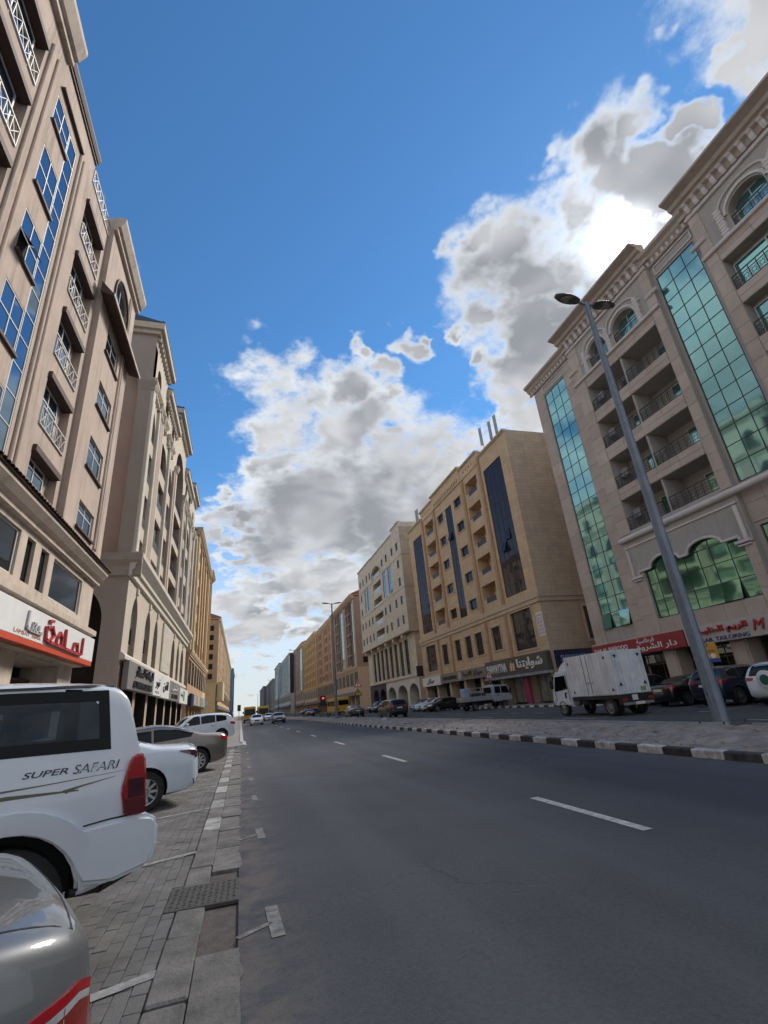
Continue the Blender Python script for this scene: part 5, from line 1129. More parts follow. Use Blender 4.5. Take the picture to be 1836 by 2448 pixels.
def patch(bvh, view, P, Q, mat, n=12, rows=5, off=.006, L=5., mirror=False, name='patch'):
    """a skin between two polylines laid on the body: glass, lamps, trim"""
    P, Q = resample(P, n), resample(Q, n); m = MB(); top = []; low = []
    for j in range(rows):
        for i in range(n):
            t = j/(rows-1); a = P[i][0]+(Q[i][0]-P[i][0])*t; c = P[i][1]+(Q[i][1]-P[i][1])*t
            o, d = {'side': ((a, 3, c), (0, -1, 0)), 'rear': ((-2, a, c), (1, 0, 0)), 'front': ((L+2, a, c), (-1, 0, 0)), 'top': ((a, c, 4), (0, 0, -1))}[view]
            h, nn, _, _ = bvh.ray_cast(Vector(o), Vector(d))
            if h is None: h, nn, _, _ = bvh.find_nearest(Vector({'side': (a, .9, c), 'rear': (0, a, c), 'front': (L, a, c), 'top': (a, c, 1)}[view]))
            if nn.dot(Vector(d)) > 0: nn = -nn
            nn = (nn-Vector(d)*.4).normalized()
            top.append(h+nn*off); low.append(h-nn*.012)
    def emit(my):
        tv = [(v.x, v.y*my, v.z) for v in top]; lv = [(v.x, v.y*my, v.z) for v in low]
        fs = [(j*n+i, j*n+i+1, (j+1)*n+i+1, (j+1)*n+i) for j in range(rows-1) for i in range(n-1)]
        bd = [i for i in range(n)]+[j*n+n-1 for j in range(1, rows)]+[(rows-1)*n+i for i in range(n-2, -1, -1)]+[j*n for j in range(rows-2, 0, -1)]
        q = MB(); q.add(tv+lv, fs+[(a, b_, b_+n*rows, a+n*rows) for a, b_ in zip(bd, bd[1:]+bd[:1])]); return q.mesh(name, mat, True, False, 50)
    return (emit(1), emit(-1)) if mirror else emit(1)
def wheel_meshes(rw, ww):
    def make():
        ty = MB().lathe([(rw*.66, -ww/2), (rw*.92, -ww/2), (rw, -ww/2+.03), (rw, ww/2-.03), (rw*.92, ww/2), (rw*.66, ww/2), (rw*.66, -ww/2)], 30, 'y').mesh('tyre', RUBBER, True, False, 30)
        ri = MB().lathe([(rw*.67, -ww/2+.01), (rw*.67, ww/2-.005), (rw*.62, ww/2-.01), (rw*.60, ww/2-.06), (.0, ww/2-.07)], 30, 'y')
        for k in range(10):
            a = 2*math.pi*k/10; u = Vector((math.cos(a), 0, math.sin(a))); v = Vector((-u.z, 0, u.x)); y = ww/2-.02
            q = [u*rw*.10+v*.03, u*rw*.62+v*.018, u*rw*.62-v*.018, u*rw*.10-v*.03]
            ri.add([(p.x, y, p.z) for p in q]+[(p.x, y-.04, p.z) for p in q], [(0, 1, 2, 3), (0, 4, 5, 1), (2, 6, 7, 3)])
        ri.lathe([(rw*.13, ww/2-.06), (rw*.13, ww/2-.005), (0, ww/2-.002)], 12, 'y')
        dk = MB().lathe([(rw*.64, ww/2-.05), (0, ww/2-.055)], 24, 'y').mesh('wheel', DARKTRIM)
        return ty, ri.mesh('rim', ALLOY, True, False, 30), dk
    return cached(('wheel', rw, ww), make)
PARTS = {}
def car_parts(kind):
    if kind in PARTS: return PARTS[kind]
    S = CARS[kind]; me, bvh = car_body(kind); L, HW = S['L'], S['HW']; o = []
    for P, Q in S['win']:
        for q in patch(bvh, 'side', P, Q, CARGLASS, 12, 5, .004, L, True, 'side_window'): o.append(('side_window', q))
    if S['win'] and kind != 'patrol':
        P = [p for w_ in S['win'] for p in w_[0]]
        for q in patch(bvh, 'side', [(a, c+.022) for a, c in P], [(a, c+.004) for a, c in P], CHROME, 24, 2, .008, L, True, 'window_trim'): o.append(('window_trim', q))
    wt_, zt, wb, zb = S['ws']; o.append(('windscreen', patch(bvh, 'front', [(-wt_, zt), (0, zt+.02), (wt_, zt)], [(-wb, zb), (0, zb-.015), (wb, zb)], CARGLASS, 16, 8, .004, L)))
    wt_, zt, wb, zb = S['rw']; o.append(('rear_window', patch(bvh, 'rear', [(-wt_, zt), (0, zt+.02), (wt_, zt)], [(-wb, zb), (0, zb+.0), (wb, zb)], CARGLASS, 16, 8, .004, L)))
    if kind != 'patrol':
        t = S['tail']
        for q in patch(bvh, 'side', t[:2], [t[3], t[2]], LAMPR, 8, 5, .008, L, True, 'tail_lamp'): o.append(('tail_lamp', q))
        zc = (t[0][1]+t[3][1])/2
        for q in patch(bvh, 'rear', [(HW*.50, zc+.06), (HW*.9, zc+.07)], [(HW*.52, zc-.05), (HW*.9, zc-.07)], LAMPR, 8, 4, .01, L, True, 'tail_lamp'): o.append(('tail_lamp', q))
    t = S['head']
    for q in patch(bvh, 'side', t[:2], [t[3], t[2]], LAMPW, 8, 4, .006, L, True, 'headlamp'): o.append(('headlamp', q))
    zc = t[2][1]+.08
    for q in patch(bvh, 'front', [(HW*.48, zc+.06), (HW*.86, zc+.09)], [(HW*.48, zc-.03), (HW*.84, zc-.05)], LAMPW, 8, 4, .01, L, True, 'headlamp'): o.append(('headlamp', q))
    gz = zc-.05; o.append(('grille', patch(bvh, 'front', [(-HW*.40, gz+.08), (HW*.40, gz+.08)], [(-HW*.34, gz-.10), (HW*.34, gz-.10)], DARKTRIM, 10, 4, .012, L)))
    o.append(('lower_grille', patch(bvh, 'front', [(-HW*.62, gz-.16), (HW*.62, gz-.16)], [(-HW*.55, gz-.30), (HW*.55, gz-.30)], DARKTRIM, 10, 4, .012, L)))
    pz = .86 if kind == 'sedan' else .95 if kind == 'suv' else .78
    o.append(('number_plate', patch(bvh, 'rear', [(-.26, pz), (.26, pz)], [(-.26, pz-.11), (.26, pz-.11)], PLATE, 4, 3, .02, L)))
    o.append(('number_plate', patch(bvh, 'front', [(-.26, gz-.10), (.26, gz-.10)], [(-.26, gz-.2), (.26, gz-.2)], PLATE, 4, 3, .03, L)))
    xr, xf, rw, ww = S['wh']
    q = patch(bvh, 'side', [(xr+rw*1.25, .34), (xf-rw*1.25, .34)], [(xr+rw*1.25, .25), (xf-rw*1.25, .25)], DARKTRIM, 10, 3, .006, L, True, 'sill')
    o += [('sill', z) for z in q]
    if kind in ('sedan', 'suv', 'compact'):
        xm = S['win'][-1][1][-1][0]-.18; zm = S['win'][-1][1][-1][1]
        for sg in (1, -1):
            m = MB(); m.bbox(xm-.07, xm+.09, *sorted((sg*(HW*.97), sg*(HW+.19))), zm+.01, zm+.15, .04); o.append(('mirror', m.mesh('mirror', paint('white', (.7, .7, .7)), True)))
        for xh in ((1.55, 2.5) if kind != 'suv' else (1.4, 2.45)):
            zh = pchip(S['belt'])(xh)-.09
            for q in patch(bvh, 'side', [(xh, zh), (xh+.2, zh+.005)], [(xh, zh-.03), (xh+.2, zh-.025)], CHROME, 6, 3, .022, L, True, 'door_handle'): o.append(('door_handle', q))
        zs = pchip(S['belt'])
        for xd in ((1.28, 2.30, 3.38) if kind == 'sedan' else (1.28, 2.17, 3.2) if kind == 'suv' else (1.1, 2.03, 3.1)):
            for q in patch(bvh, 'side', [(xd, zs(xd)), (xd+.006, zs(xd))], [(xd-.02, .36), (xd-.014, .36)], DARKTRIM, 2, 8, .0025, L, True, 'door_seam'): o.append(('door_seam', q))
    PARTS[kind] = (me, bvh, o); return PARTS[kind]
def car(kind, label, x_, y_, heading, col, z_=0., group=None, cat='car', glass=None, lite=False, name='parked_car', skip=()):
    """origin at the middle of the rear bumper; heading in degrees from +X"""
    S = CARS[kind]; me, bvh, parts = car_parts(kind)
    t = thing(name, label, cat, (x_, y_, z_), R(heading), group)
    o = ob('body', me, t); o.material_slots[0].link = 'OBJECT'; o.material_slots[0].material = col
    for nm, q in parts:
        if lite and nm in ('door_seam', 'sill', 'window_trim', 'lower_grille') or nm in skip: continue
        c = ob(nm, q, t)
        if nm == 'mirror': c.material_slots[0].link = 'OBJECT'; c.material_slots[0].material = col
    xr, xf, rw, ww = S['wh']; ty, ri, dk = wheel_meshes(rw, ww)
    for xw in (xr, xf):
        for sg in (1, -1):
            w_ = ob('wheel', dk, t, (xw, sg*(S['HW']-ww/2-.02), rw), (0, 0, 0 if sg > 0 else math.pi)); ob('tyre', ty, w_); ob('rim', ri, w_)
    return t
WHT = paint('white', (.68, .725, .78)); PEARL = paint('pearl_white', (.64, .72, .80)); BRONZE = paint('taupe', (.20, .175, .15), .5, .3); BLK = paint('black', (.010, .010, .012)); NAVYP = paint('dark_navy', (.012, .014, .03)); SILV = paint('silver', (.155, .163, .17), .35, .42); MAR = paint('maroon', (.10, .035, .035), .3); GRYP = paint('grey', (.10, .10, .105), .5)  # both whites have the sky's blue cast mixed into the paint
HD = 180+21
GL_ = 'cars parked in the angled bays on the left'
# white off-roader nearest on the left
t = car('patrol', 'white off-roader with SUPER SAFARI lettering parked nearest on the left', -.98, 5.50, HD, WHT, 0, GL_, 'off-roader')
body = [c for c in t.children if c.name.startswith('body')][0]; me, bvh, _ = car_parts('patrol'); me = me.copy(); body.data = me
bm = bmesh.new(); bm.from_mesh(me)                                     # open the side windows so the cabin shows
kill = [f for f in bm.faces if .52 < f.calc_center_median().x < 1.62 and 1.385 < f.calc_center_median().z < 1.75 and abs(f.calc_center_median().y) > .55]
kill += [f for f in bm.faces if 1.76 < f.calc_center_median().x < 3.05 and 1.385 < f.calc_center_median().z < 1.75 and abs(f.calc_center_median().y) > .55]
bmesh.ops.delete(bm, geom=kill, context='FACES'); bm.to_mesh(me); bm.free()
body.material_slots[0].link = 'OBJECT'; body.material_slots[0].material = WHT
TINT = seeglass('tinted_car_glass', (.17, .22, .27), .0)
WB = [([(.385, 1.785), (1.0, 1.795), (1.68, 1.795)], [(.33, 1.345), (1.0, 1.36), (1.68, 1.36)]), ([(1.75, 1.775), (2.4, 1.77)], [(1.75, 1.36), (2.4, 1.36)]), ([(2.46, 1.77), (2.8, 1.74), (3.15, 1.42)], [(2.46, 1.36), (2.8, 1.355), (3.2, 1.35)])]
def ringpatch(P, Q, ins, mat, nm):
    """black border of a window: four strips inside its outline"""
    P, Q = resample(P, 12), resample(Q, 12); L1 = lambda a, b_, f: (a[0]+(b_[0]-a[0])*f, a[1]+(b_[1]-a[1])*f)
    fz = ins/.40; Pi = [L1(p, q, fz) for p, q in zip(P, Q)]; Qi = [L1(q, p, fz) for p, q in zip(P, Q)]
    out = []
    out += patch(bvh, 'side', P, Pi, mat, 12, 3, .003, 5, True, nm); out += patch(bvh, 'side', Qi, Q, mat, 12, 3, .003, 5, True, nm)
    ex = ins/max(.3, P[-1][0]-P[0][0])
    for f0, f1 in ((0, ex), (1-ex, 1)):
        pp = [L1(P[0], P[-1], f0), L1(P[0], P[-1], f1)]; qq = [L1(Q[0], Q[-1], f0), L1(Q[0], Q[-1], f1)]; out += patch(bvh, 'side', pp, qq, mat, 3, 8, .0035, 5, True, nm)
    return out
for P, Q in WB:
    for q in patch(bvh, 'side', P, Q, TINT, 12, 5, .0015, 5, True, 'side_window'): ob('side_window', q, t)
    for q in ringpatch(P, Q, .075, pm('window_ceramic', (.006, .006, .007), .35, 0, spec=.2), 'window_border'): ob('window_border', q, t)
CLOTH = pm('seat_cloth', (.10, .09, .08), .9, .1)
for sx in (1.15, 2.1, 2.95):
    for sy in (-.42, .42):
        m = MB(); m.bbox(sx-.1, sx+.08, sy-.26, sy+.26, .9, 1.42, .06); m.bbox(sx-.1, sx+.0, sy-.14, sy+.14, 1.46, 1.66, .04); m.bbox(sx-.05, sx+.5, sy-.27, sy+.27, .75, .92, .05); ob('seat', m.mesh('seat', CLOTH, True), t)
xr, xf, rw, ww = CARS['patrol']['wh']
for xw in (xr, xf):
    for q in patch(bvh, 'side', [(xw+.635*math.cos(a), rw+.02+.60*math.sin(a)) for a in [math.pi*i/18 for i in range(-1, 20)]], [(xw+.485*math.cos(a), rw+.02+.475*math.sin(a)) for a in [math.pi*i/18 for i in range(-1, 20)]], WHT, 26, 4, .035, 5, True, 'fender_flare'): ob('fender_flare', q, t)
for sg in (1, -1):                                                    # tall rear lamps set in the corner pillars
    m = MB(); prof_ = [(.055, .87), (.20, .87), (.235, 1.05), (.19, 1.26), (.12, 1.30), (.085, 1.27), (.06, 1.1)]
    m.prism(prof_, *sorted((sg*.74, sg*.948)), axis='y'); lm = m.mesh('tail_lamp', LAMPR); bm = bmesh.new(); bm.from_mesh(lm); bmesh.ops.bevel(bm, geom=list(bm.edges), offset=.018, segments=3, affect='EDGES'); bm.to_mesh(lm); bm.free(); lm.polygons.foreach_set('use_smooth', [True]*len(lm.polygons)); lm.set_sharp_from_angle(angle=R(50)); o = ob('tail_lamp', lm, t)
    m = MB(); m.prism([(.078, .99), (.185, .99), (.195, 1.12), (.085, 1.12)], *sorted((sg*.76, sg*.952)), axis='y'); ob('reversing_lens', m.mesh('reversing_lens', LAMPDK), o)
    m = MB(); m.prism([(.058, .875), (.197, .875), (.208, .985), (.06, .985)], *sorted((sg*.75, sg*.951)), axis='y'); ob('lower_lens', m.mesh('lower_lens', pm('dark_red_lens', (.11, .006, .01), .12, .1, coat=1.)), o)
    m = MB(); m.prism([(.05, 1.03), (.065, 1.03), (.065, 1.09), (.052, 1.09)], *sorted((sg*.78, sg*.93)), axis='y'); ob('reversing_lens', m.mesh('reversing_lens', LAMPW), o)
m = MB(); rb = [(-.05, .62), (-.05, .80), (-.01, .85), (.10, .87), (.52, .85), (.50, .60), (.44, .50), (.25, .47), (.0, .52)]
m.prism(rb, -.955, .955, 'y'); bp = m.mesh('rear_bumper', WHT)
bm = bmesh.new(); bm.from_mesh(bp); bmesh.ops.bevel(bm, geom=list(bm.edges), offset=.03, segments=3, affect='EDGES'); bm.to_mesh(bp); bm.free(); bp.polygons.foreach_set('use_smooth', [True]*len(bp.polygons)); bp.set_sharp_from_angle(angle=R(40))
ob('rear_bumper', bp, t)
ob('tow_guard', MB().tube((.05, .55, .44), (.30, .80, .43), .035).tube((.30, .80, .43), (.5, .88, .46), .03).mesh('tow_guard', DARKTRIM, True), t)
DEC = pm('dark_decal', (.03, .035, .05), .4, .05); OLVD = pm('olive_decal', (.13, .12, .075), .45, .1)
def decal(txt, x0, x1, z0, z1, mat, nm='lettering', outline=False, bold=0., shear=.25):
    q = text_mesh(txt, mat, x1-x0, z1-z0, .002, bold, shear).copy()
    for v in q.vertices:                                              # read from the left side: lettering runs from the front to the rear
        xx = x1-v.co.x; zz_ = z0+v.co.z; h, nn, _, _ = bvh.ray_cast(Vector((xx, 3, zz_)), Vector((0, -1, 0))); v.co = (xx, (h.y if h else .93)+.002-v.co.y*.5, zz_)
    return ob(nm, q, t)
decal('SUPER', .60, .875, 1.215, 1.255, DEC, bold=.015); decal('SAFARI', .26, .57, 1.205, 1.265, DEC)
decal('SAFARI', .273, .557, 1.2135, 1.2565, pm('decal_fill', (.55, .6, .66), .4, .02), 'lettering_fill')
for P, Q in (([(.22, 1.185), (.7, 1.165), (1.9, 1.14)], [(.22, 1.183), (.7, 1.158), (1.9, 1.11)]), ([(.28, 1.155), (.52, 1.125), (.62, 1.11)], [(.28, 1.152), (.52, 1.112), (.60, 1.085)]), ([(.52, 1.10), (.95, 1.125), (1.9, 1.085)], [(.52, 1.092), (.95, 1.10), (1.9, 1.055)])): ob('stripe', patch(bvh, 'side', P, Q, OLVD, 14, 3, .002, 5, False, 'stripe'), t)
for q in patch(bvh, 'side', [(1.70, 1.28), (1.708, 1.28)], [(1.72, .55), (1.728, .55)], DARKTRIM, 2, 8, .002, 5, True, 'door_seam'): ob('door_seam', q, t)
for q in patch(bvh, 'side', [(.06, .878), (.30, .875), (.46, .862)], [(.06, .868), (.30, .865), (.46, .852)], DARKTRIM, 10, 2, .004, 5, True, 'bumper_gap'): ob('bumper_gap', q, t)
for q in patch(bvh, 'side', [(.34, 1.825), (3.0, 1.83)], [(.34, 1.812), (3.0, 1.815)], DARKTRIM, 16, 2, .012, 5, True, 'roof_gutter'): ob('roof_gutter', q, t)

# silver saloon whose boot corner is in the foreground
t = car('compact', 'silver saloon with red and clear rear lamp in the nearest foreground', -.70, 2.74, 206, SILV, 0, GL_, skip=('tail_lamp',))
t.scale = (1.04,)*3; me, bvh, _ = car_parts('compact')
for P, Q in (([(.33, .945), (.62, .955), (.80, .965)], [(.33, .938), (.62, .948), (.80, .958)]),):
    for q in patch(bvh, 'top', [(.10, .665), (.35, .70), (.78, .70)], [(.10, .660), (.35, .694), (.78, .694)], DARKTRIM, 14, 2, .0015, 5, True, 'boot_seam'): ob('boot_seam', q, t)
    ob('boot_seam', patch(bvh, 'top', [(.10, -.662), (.085, -.4), (.08, 0), (.085, .4), (.10, .662)], [(.106, -.662), (.091, -.4), (.086, 0), (.091, .4), (.106, .662)], DARKTRIM, 20, 2, .0015, 5, False, 'boot_seam'), t)
for a, c, mt, nm in (([(.012, .745), (.08, .775), (.20, .755), (.40, .70)], [(.012, .725), (.08, .752), (.20, .73), (.40, .68)], LAMPR, 'tail_lamp'), ([(.012, .723), (.08, .750), (.20, .728), (.40, .678)], [(.012, .71), (.08, .733), (.20, .705), (.40, .66)], LAMPW, 'tail_lamp'), ([(.012, .708), (.08, .731), (.20, .703), (.40, .658)], [(.012, .56), (.08, .56), (.20, .56), (.36, .58)], pm('deep_red_lamp', (.26, .02, .012), .12, .3, 8, coat=1.), 'tail_lamp')):
    for q in patch(bvh, 'side', a, c, mt, 12, 5, .010, 5, True, nm): ob(nm, q, t)
for a, c, mt in (([(.36, .83), (.55, .815)], [(.36, .79), (.55, .78)], LAMPR), ([(.36, .788), (.55, .778)], [(.36, .76), (.55, .75)], LAMPW), ([(.36, .758), (.55, .748)], [(.36, .66), (.55, .64)], LAMPO)):
    for q in patch(bvh, 'rear', a, c, mt, 10, 4, .010, 5, True, 'tail_lamp'): ob('tail_lamp', q, t)
# the next ones along the left
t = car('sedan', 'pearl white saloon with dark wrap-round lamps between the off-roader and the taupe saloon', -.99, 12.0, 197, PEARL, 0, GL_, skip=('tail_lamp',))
me, bvh, _ = car_parts('sedan')
for q in patch(bvh, 'side', [(.02, .93), (.2, .955), (.42, .965)], [(.02, .80), (.2, .87), (.42, .95)], LAMPDK, 12, 5, .008, 5, True, 'tail_lamp'): ob('tail_lamp', q, t)
for q in patch(bvh, 'side', [(.64, .90), (.82, .905)], [(.64, .74), (.82, .745)], PEARL, 5, 5, .003, 5, False, 'fuel_flap') and [patch(bvh, 'side', [(.64, .90), (.82, .905)], [(.64, .74), (.82, .745)], PEARL, 5, 5, .004, 5, False, 'fuel_flap')]: ob('fuel_flap', q, t)
ob('boot_spoiler', patch(bvh, 'top', [(.06, -.62), (.05, 0), (.06, .62)], [(.16, -.66), (.15, 0), (.16, .66)], PEARL, 14, 3, .03, 5, False, 'boot_spoiler'), t)
ob('rear_diffuser', patch(bvh, 'rear', [(-.8, .44), (.8, .44)], [(-.75, .34), (.75, .34)], DARKTRIM, 12, 3, .01), t)
car('sedan', 'taupe saloon with chrome window trim behind the pearl white one', -.62, 18.3, HD, BRONZE, 0, GL_)
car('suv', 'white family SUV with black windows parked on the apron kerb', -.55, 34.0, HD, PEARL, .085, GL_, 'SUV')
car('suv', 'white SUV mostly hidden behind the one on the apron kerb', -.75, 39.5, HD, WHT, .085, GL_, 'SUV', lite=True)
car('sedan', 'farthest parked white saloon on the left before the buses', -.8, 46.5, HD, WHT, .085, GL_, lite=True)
# oncoming traffic
GO = 'traffic coming along the near road'
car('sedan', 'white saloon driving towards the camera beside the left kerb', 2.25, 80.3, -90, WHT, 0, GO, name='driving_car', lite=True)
car('sedan', 'maroon saloon coming along the middle of the near road', 5.3, 79.2, -90, MAR, 0, GO, name='driving_car', lite=True)
car('compact', 'small white car coming behind the maroon saloon', 5.25, 106, -90, WHT, 0, GO, name='driving_car', lite=True)
# far road
GF = 'traffic going away on the far road'
car('suv', 'big dark SUV driving away on the far road beside the median shrub', 14.30, 45.6, 92, BLK, 0, GF, 'SUV', name='driving_car')
car('sedan', 'black saloon driving away ahead of the big dark SUV', 13.75, 61, 90, BLK, 0, GF, name='driving_car')
car('compact', 'small dark car with red tail lamps far up the far road', 14.4, 109, 90, NAVYP, 0, GF, name='driving_car', lite=True)
GP = 'cars parked along the far pavement'
car('suv', 'dark SUV parked beside the lamp post in front of the red sign', 20.2, 18.07, 1, NAVYP, 0, GP, 'SUV')
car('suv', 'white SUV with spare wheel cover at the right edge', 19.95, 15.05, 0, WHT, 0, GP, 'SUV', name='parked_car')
car('sedan', 'dark saloon half hidden behind the white box truck', 20.6, 21.2, 0, BLK, 0, GP)
car('suv', 'dark parked car between the hidden saloon and the dark SUV', 20.6, 24.3, 0, BLK, 0, GP, lite=True)
car('sedan', 'black saloon parked nose out next to the flatbed truck', 24.4, 53.3, 183, BLK, 0, GP)
car('sedan', 'white saloon parked nose out next to the black one', 25.0, 57.2, 186, WHT, 0, GP)
car('sedan', 'second white saloon of the row in front of the white sign', 25.4, 60.6, 186, PEARL, 0, GP)
car('compact', 'silver car at far end of the pale parked row', 25.8, 64.2, 186, SILV, 0, GP)
car('suv', 'dark SUV parked facing the road near the black arches', 24.6, 79.0, 190, BLK, 0, GP, 'SUV', lite=True)
car('suv', 'dark grey SUV parked left of the one near the arches', 25.0, 84.5, 190, GRYP, 0, GP, 'SUV', lite=True)
car('sedan', 'pale car parked far off under the tan gold block', 22.5, 150, 200, SILV, 0, GP, lite=True)
car('suv', 'dark car parked far off under the ochre block', 22.5, 165, 200, GRYP, 0, GP, lite=True)
# spare wheel of the white SUV at the edge
wv = [o for o in sc.objects if o.get('label', '').startswith('white SUV with spare')][0]
sp = ob('spare_wheel', MB().lathe([(0, -.10), (.30, -.10), (.36, -.07), (.36, .02)], 24, 'y').mesh('spare_wheel', WHT, True), wv, (-.0, -.12, 1.0), (0, 0, R(-90)))
ob('cover_emblem', MB().lathe([(0, -.104), (.2, -.104), (.2, -.1)], 20, 'y').mesh('cover_emblem', pm('green_emblem', (.03, .12, .08), .4, .1)), sp)

# ---------------------------------------------------------------- box truck
TW = pm('truck_white', (.76, .775, .80), .5, .10, 1.6, streak=.5); TRED = pm('dark_mark', (.03, .025, .04), .6, .1)
t = thing('box_truck', 'white box truck with dented panels stopped on the far road', 'truck', (16.05, 18.75, 0), R(90))
# local x forward, y left (toward the camera), origin at rear left corner of the box
m = MB(); nxx, nzz = 14, 10; W_, L_, z0, z1 = 1.85, 3.35, .88, 2.78
bxm = MB().bbox(0, L_, -W_, 0, z0, z1, .02); ob('cargo_box', bxm.mesh('cargo_box', TW), t)
g = MB()                                              # sheet skins with dents: left side and rear
for j in range(nzz+1):
    for i in range(nxx+1):
        u, v = i/nxx, j/nzz; e = min(1, 6*min(u, 1-u, v, 1-v)); g.v.append((.03+u*(L_-.06), .008+e*.03*mnoise.noise((u*5, v*4, 2)), z0+.03+v*(z1-z0-.06)))
for j in range(nzz):
    for i in range(nxx): g.f.append((j*(nxx+1)+i, j*(nxx+1)+i+1, (j+1)*(nxx+1)+i+1, (j+1)*(nxx+1)+i)); g.m.append(0)
sk = ob('side_skin', g.mesh('side_skin', TW, True), t)
g = MB()
for j in range(nzz+1):
    for i in range(nxx+1):
        u, v = i/nxx, j/nzz; e = min(1, 6*min(u, 1-u, v, 1-v)); g.v.append((-.008-e*.06*mnoise.noise((u*4, v*5, 5)), -.03-u*(W_-.06), z0+.03+v*(z1-z0-.06)))
for j in range(nzz):
    for i in range(nxx): g.f.append((j*(nxx+1)+i, j*(nxx+1)+i+1, (j+1)*(nxx+1)+i+1, (j+1)*(nxx+1)+i)); g.m.append(0)
rk = ob('rear_door', g.mesh('rear_door', pm('truck_rear_white', (.70, .75, .82), .45, .16, 3, streak=.6), True), t)
tri = lambda s_, up: [(-s_, -s_*.8*up), (s_, -s_*.8*up), (0, s_*.9*up)]
for yy, zc, up in ((-.28, 2.52, -1), (-1.58, 2.52, -1), (-.25, 1.32, 1), (-1.6, 1.32, 1)): ob('reflector', MB().prism([(yy+p, zc+q) for p, q in tri(.085, up)], -.05, -.02, 'x').mesh('reflector', TRED), rk)
for xx, zc, up in ((.35, 2.5, -1), (3.05, 2.45, -1), (.2, 1.12, 1), (2.95, 1.1, 1)): ob('reflector', MB().prism([(xx+p, zc+q) for p, q in tri(.07, up)], .03, .05, 'y').mesh('reflector', TRED), sk)
for xx in (1.62, 1.95): ob('door_seam', boxmesh(.012, .014, 1.8, DARKTRIM), sk, (xx, .02, .95))
ob('side_plate', boxmesh(.45, .02, .1, GREY_L), sk, (1.45, .025, 1.42))
for xx in (0, L_-.05): ob('edge_rail', MB().bbox(xx-.01, xx+.06, -W_-.015, .02, z0-.02, z1+.02, .01).mesh('edge_rail', TW), t) if False else None
ob('chassis', MB().box(-.05, 4.6, -1.35, -.5, .5, .8).box(-.06, .1, -1.82, -.03, .45, .86).box(.1, 3.3, -.12, -.02, .72, .87).mesh('chassis', DARKTRIM), t)
ob('rear_bar', MB().bbox(-.12, -.04, -1.75, -.1, .42, .54, .02).mesh('rear_bar', pm('galvanised', (.3, .3, .3), .5, .15, metal=.5)), t)
ob('number_plate', boxmesh(.02, .5, .12, PLATE), t, (-.15, -1.2, .43)); ob('number_plate', boxmesh(.02, .3, .22, PLATE), t, (-.08, -.95, .62)); ob('sticker', boxmesh(.01, .28, .17, pm('green_sticker', (.25, .33, .12), .6, .2)), t, (-.045, -1.55, .98))
for yy in (-.2, -1.65): ob('tail_lamp', MB().bbox(-.09, -.06, yy-.14, yy+.14, .60, .72, .02).mesh('tail_lamp', LAMPR), t)
cab = MB(); pts = [(3.42, .50), (4.95, .50), (5.03, .80), (5.0, 1.15), (4.62, 2.05), (4.45, 2.16), (3.5, 2.18), (3.42, 2.1)]
cab.prism(pts, -1.78, -.06, 'y'); cm = cab.mesh('cab', WHT)
bm = bmesh.new(); bm.from_mesh(cm); bmesh.ops.bevel(bm, geom=list(bm.edges), offset=.05, segments=3, affect='EDGES'); bm.to_mesh(cm); bm.free(); cm.polygons.foreach_set('use_smooth', [True]*len(cm.polygons)); cm.set_sharp_from_angle(angle=R(35))
cb_ = ob('cab', cm, t)
df_ = MB().prism([(3.5, 2.19), (4.5, 2.19), (4.3, 2.42), (3.6, 2.78)], -1.5, -.35, 'y'); ob('wind_deflector', df_.mesh('wind_deflector', TW), t)
ob('side_window', MB().prism([(3.62, 1.28), (4.72, 1.20), (4.50, 1.92), (3.66, 1.95)], -.064, -.045, 'y').mesh('side_window', CARGLASS), cb_)
ob('windscreen', MB().prism([(-1.7, 1.22), (-.14, 1.22), (-.2, 1.98), (-1.64, 1.98)], 0, .02, 'x').mesh('windscreen', CARGLASS), cb_, (4.99, 0, 0)).rotation_euler = (0, 0, 0)
for nm, poly, mt in (('door_seam', [(3.56, .72), (3.575, .72), (3.575, 2.0), (3.56, 2.0)], DARKTRIM), ('door_seam', [(4.66, .72), (4.675, .72), (4.72, 1.2), (4.705, 1.2)], DARKTRIM), ('door_handle', [(3.68, 1.08), (3.84, 1.08), (3.84, 1.13), (3.68, 1.13)], DARKTRIM), ('side_marker', [(3.8, .86), (3.92, .86), (3.92, 1.12), (3.8, 1.12)], DARKTRIM), ('headlamp', [(4.75, .62), (5.0, .64), (5.02, .84), (4.8, .84)], LAMPW)):
    ob(nm, MB().prism(poly, -.062, -.04, 'y').mesh(nm, mt), cb_)
for yy in (.12, -1.98): ob('mirror', MB().bbox(4.62, 4.76, yy-.1, yy+.08, 1.35, 1.75, .03).tube((4.7, yy, 1.75), (4.6, -.1 if yy > 0 else -1.75, 1.9), .015).mesh('mirror', DARKTRIM, True), cb_)
ty, ri, dk = wheel_meshes(.39, .22)
for xw, yy, sg in ((.75, -.14, 1), (.75, -.40, 1), (.75, -1.44, -1), (.75, -1.70, -1), (4.25, -.17, 1), (4.25, -1.67, -1), (2.6, -.2, 1)):
    if xw == 2.6: ob('spare_wheel', ty, t, (xw, -.45, .62), (R(90), 0, 0)); continue
    w_ = ob('wheel', dk, t, (xw, yy, .39), (0, 0, 0 if sg > 0 else math.pi)); ob('tyre', ty, w_); ob('rim', ri, w_)

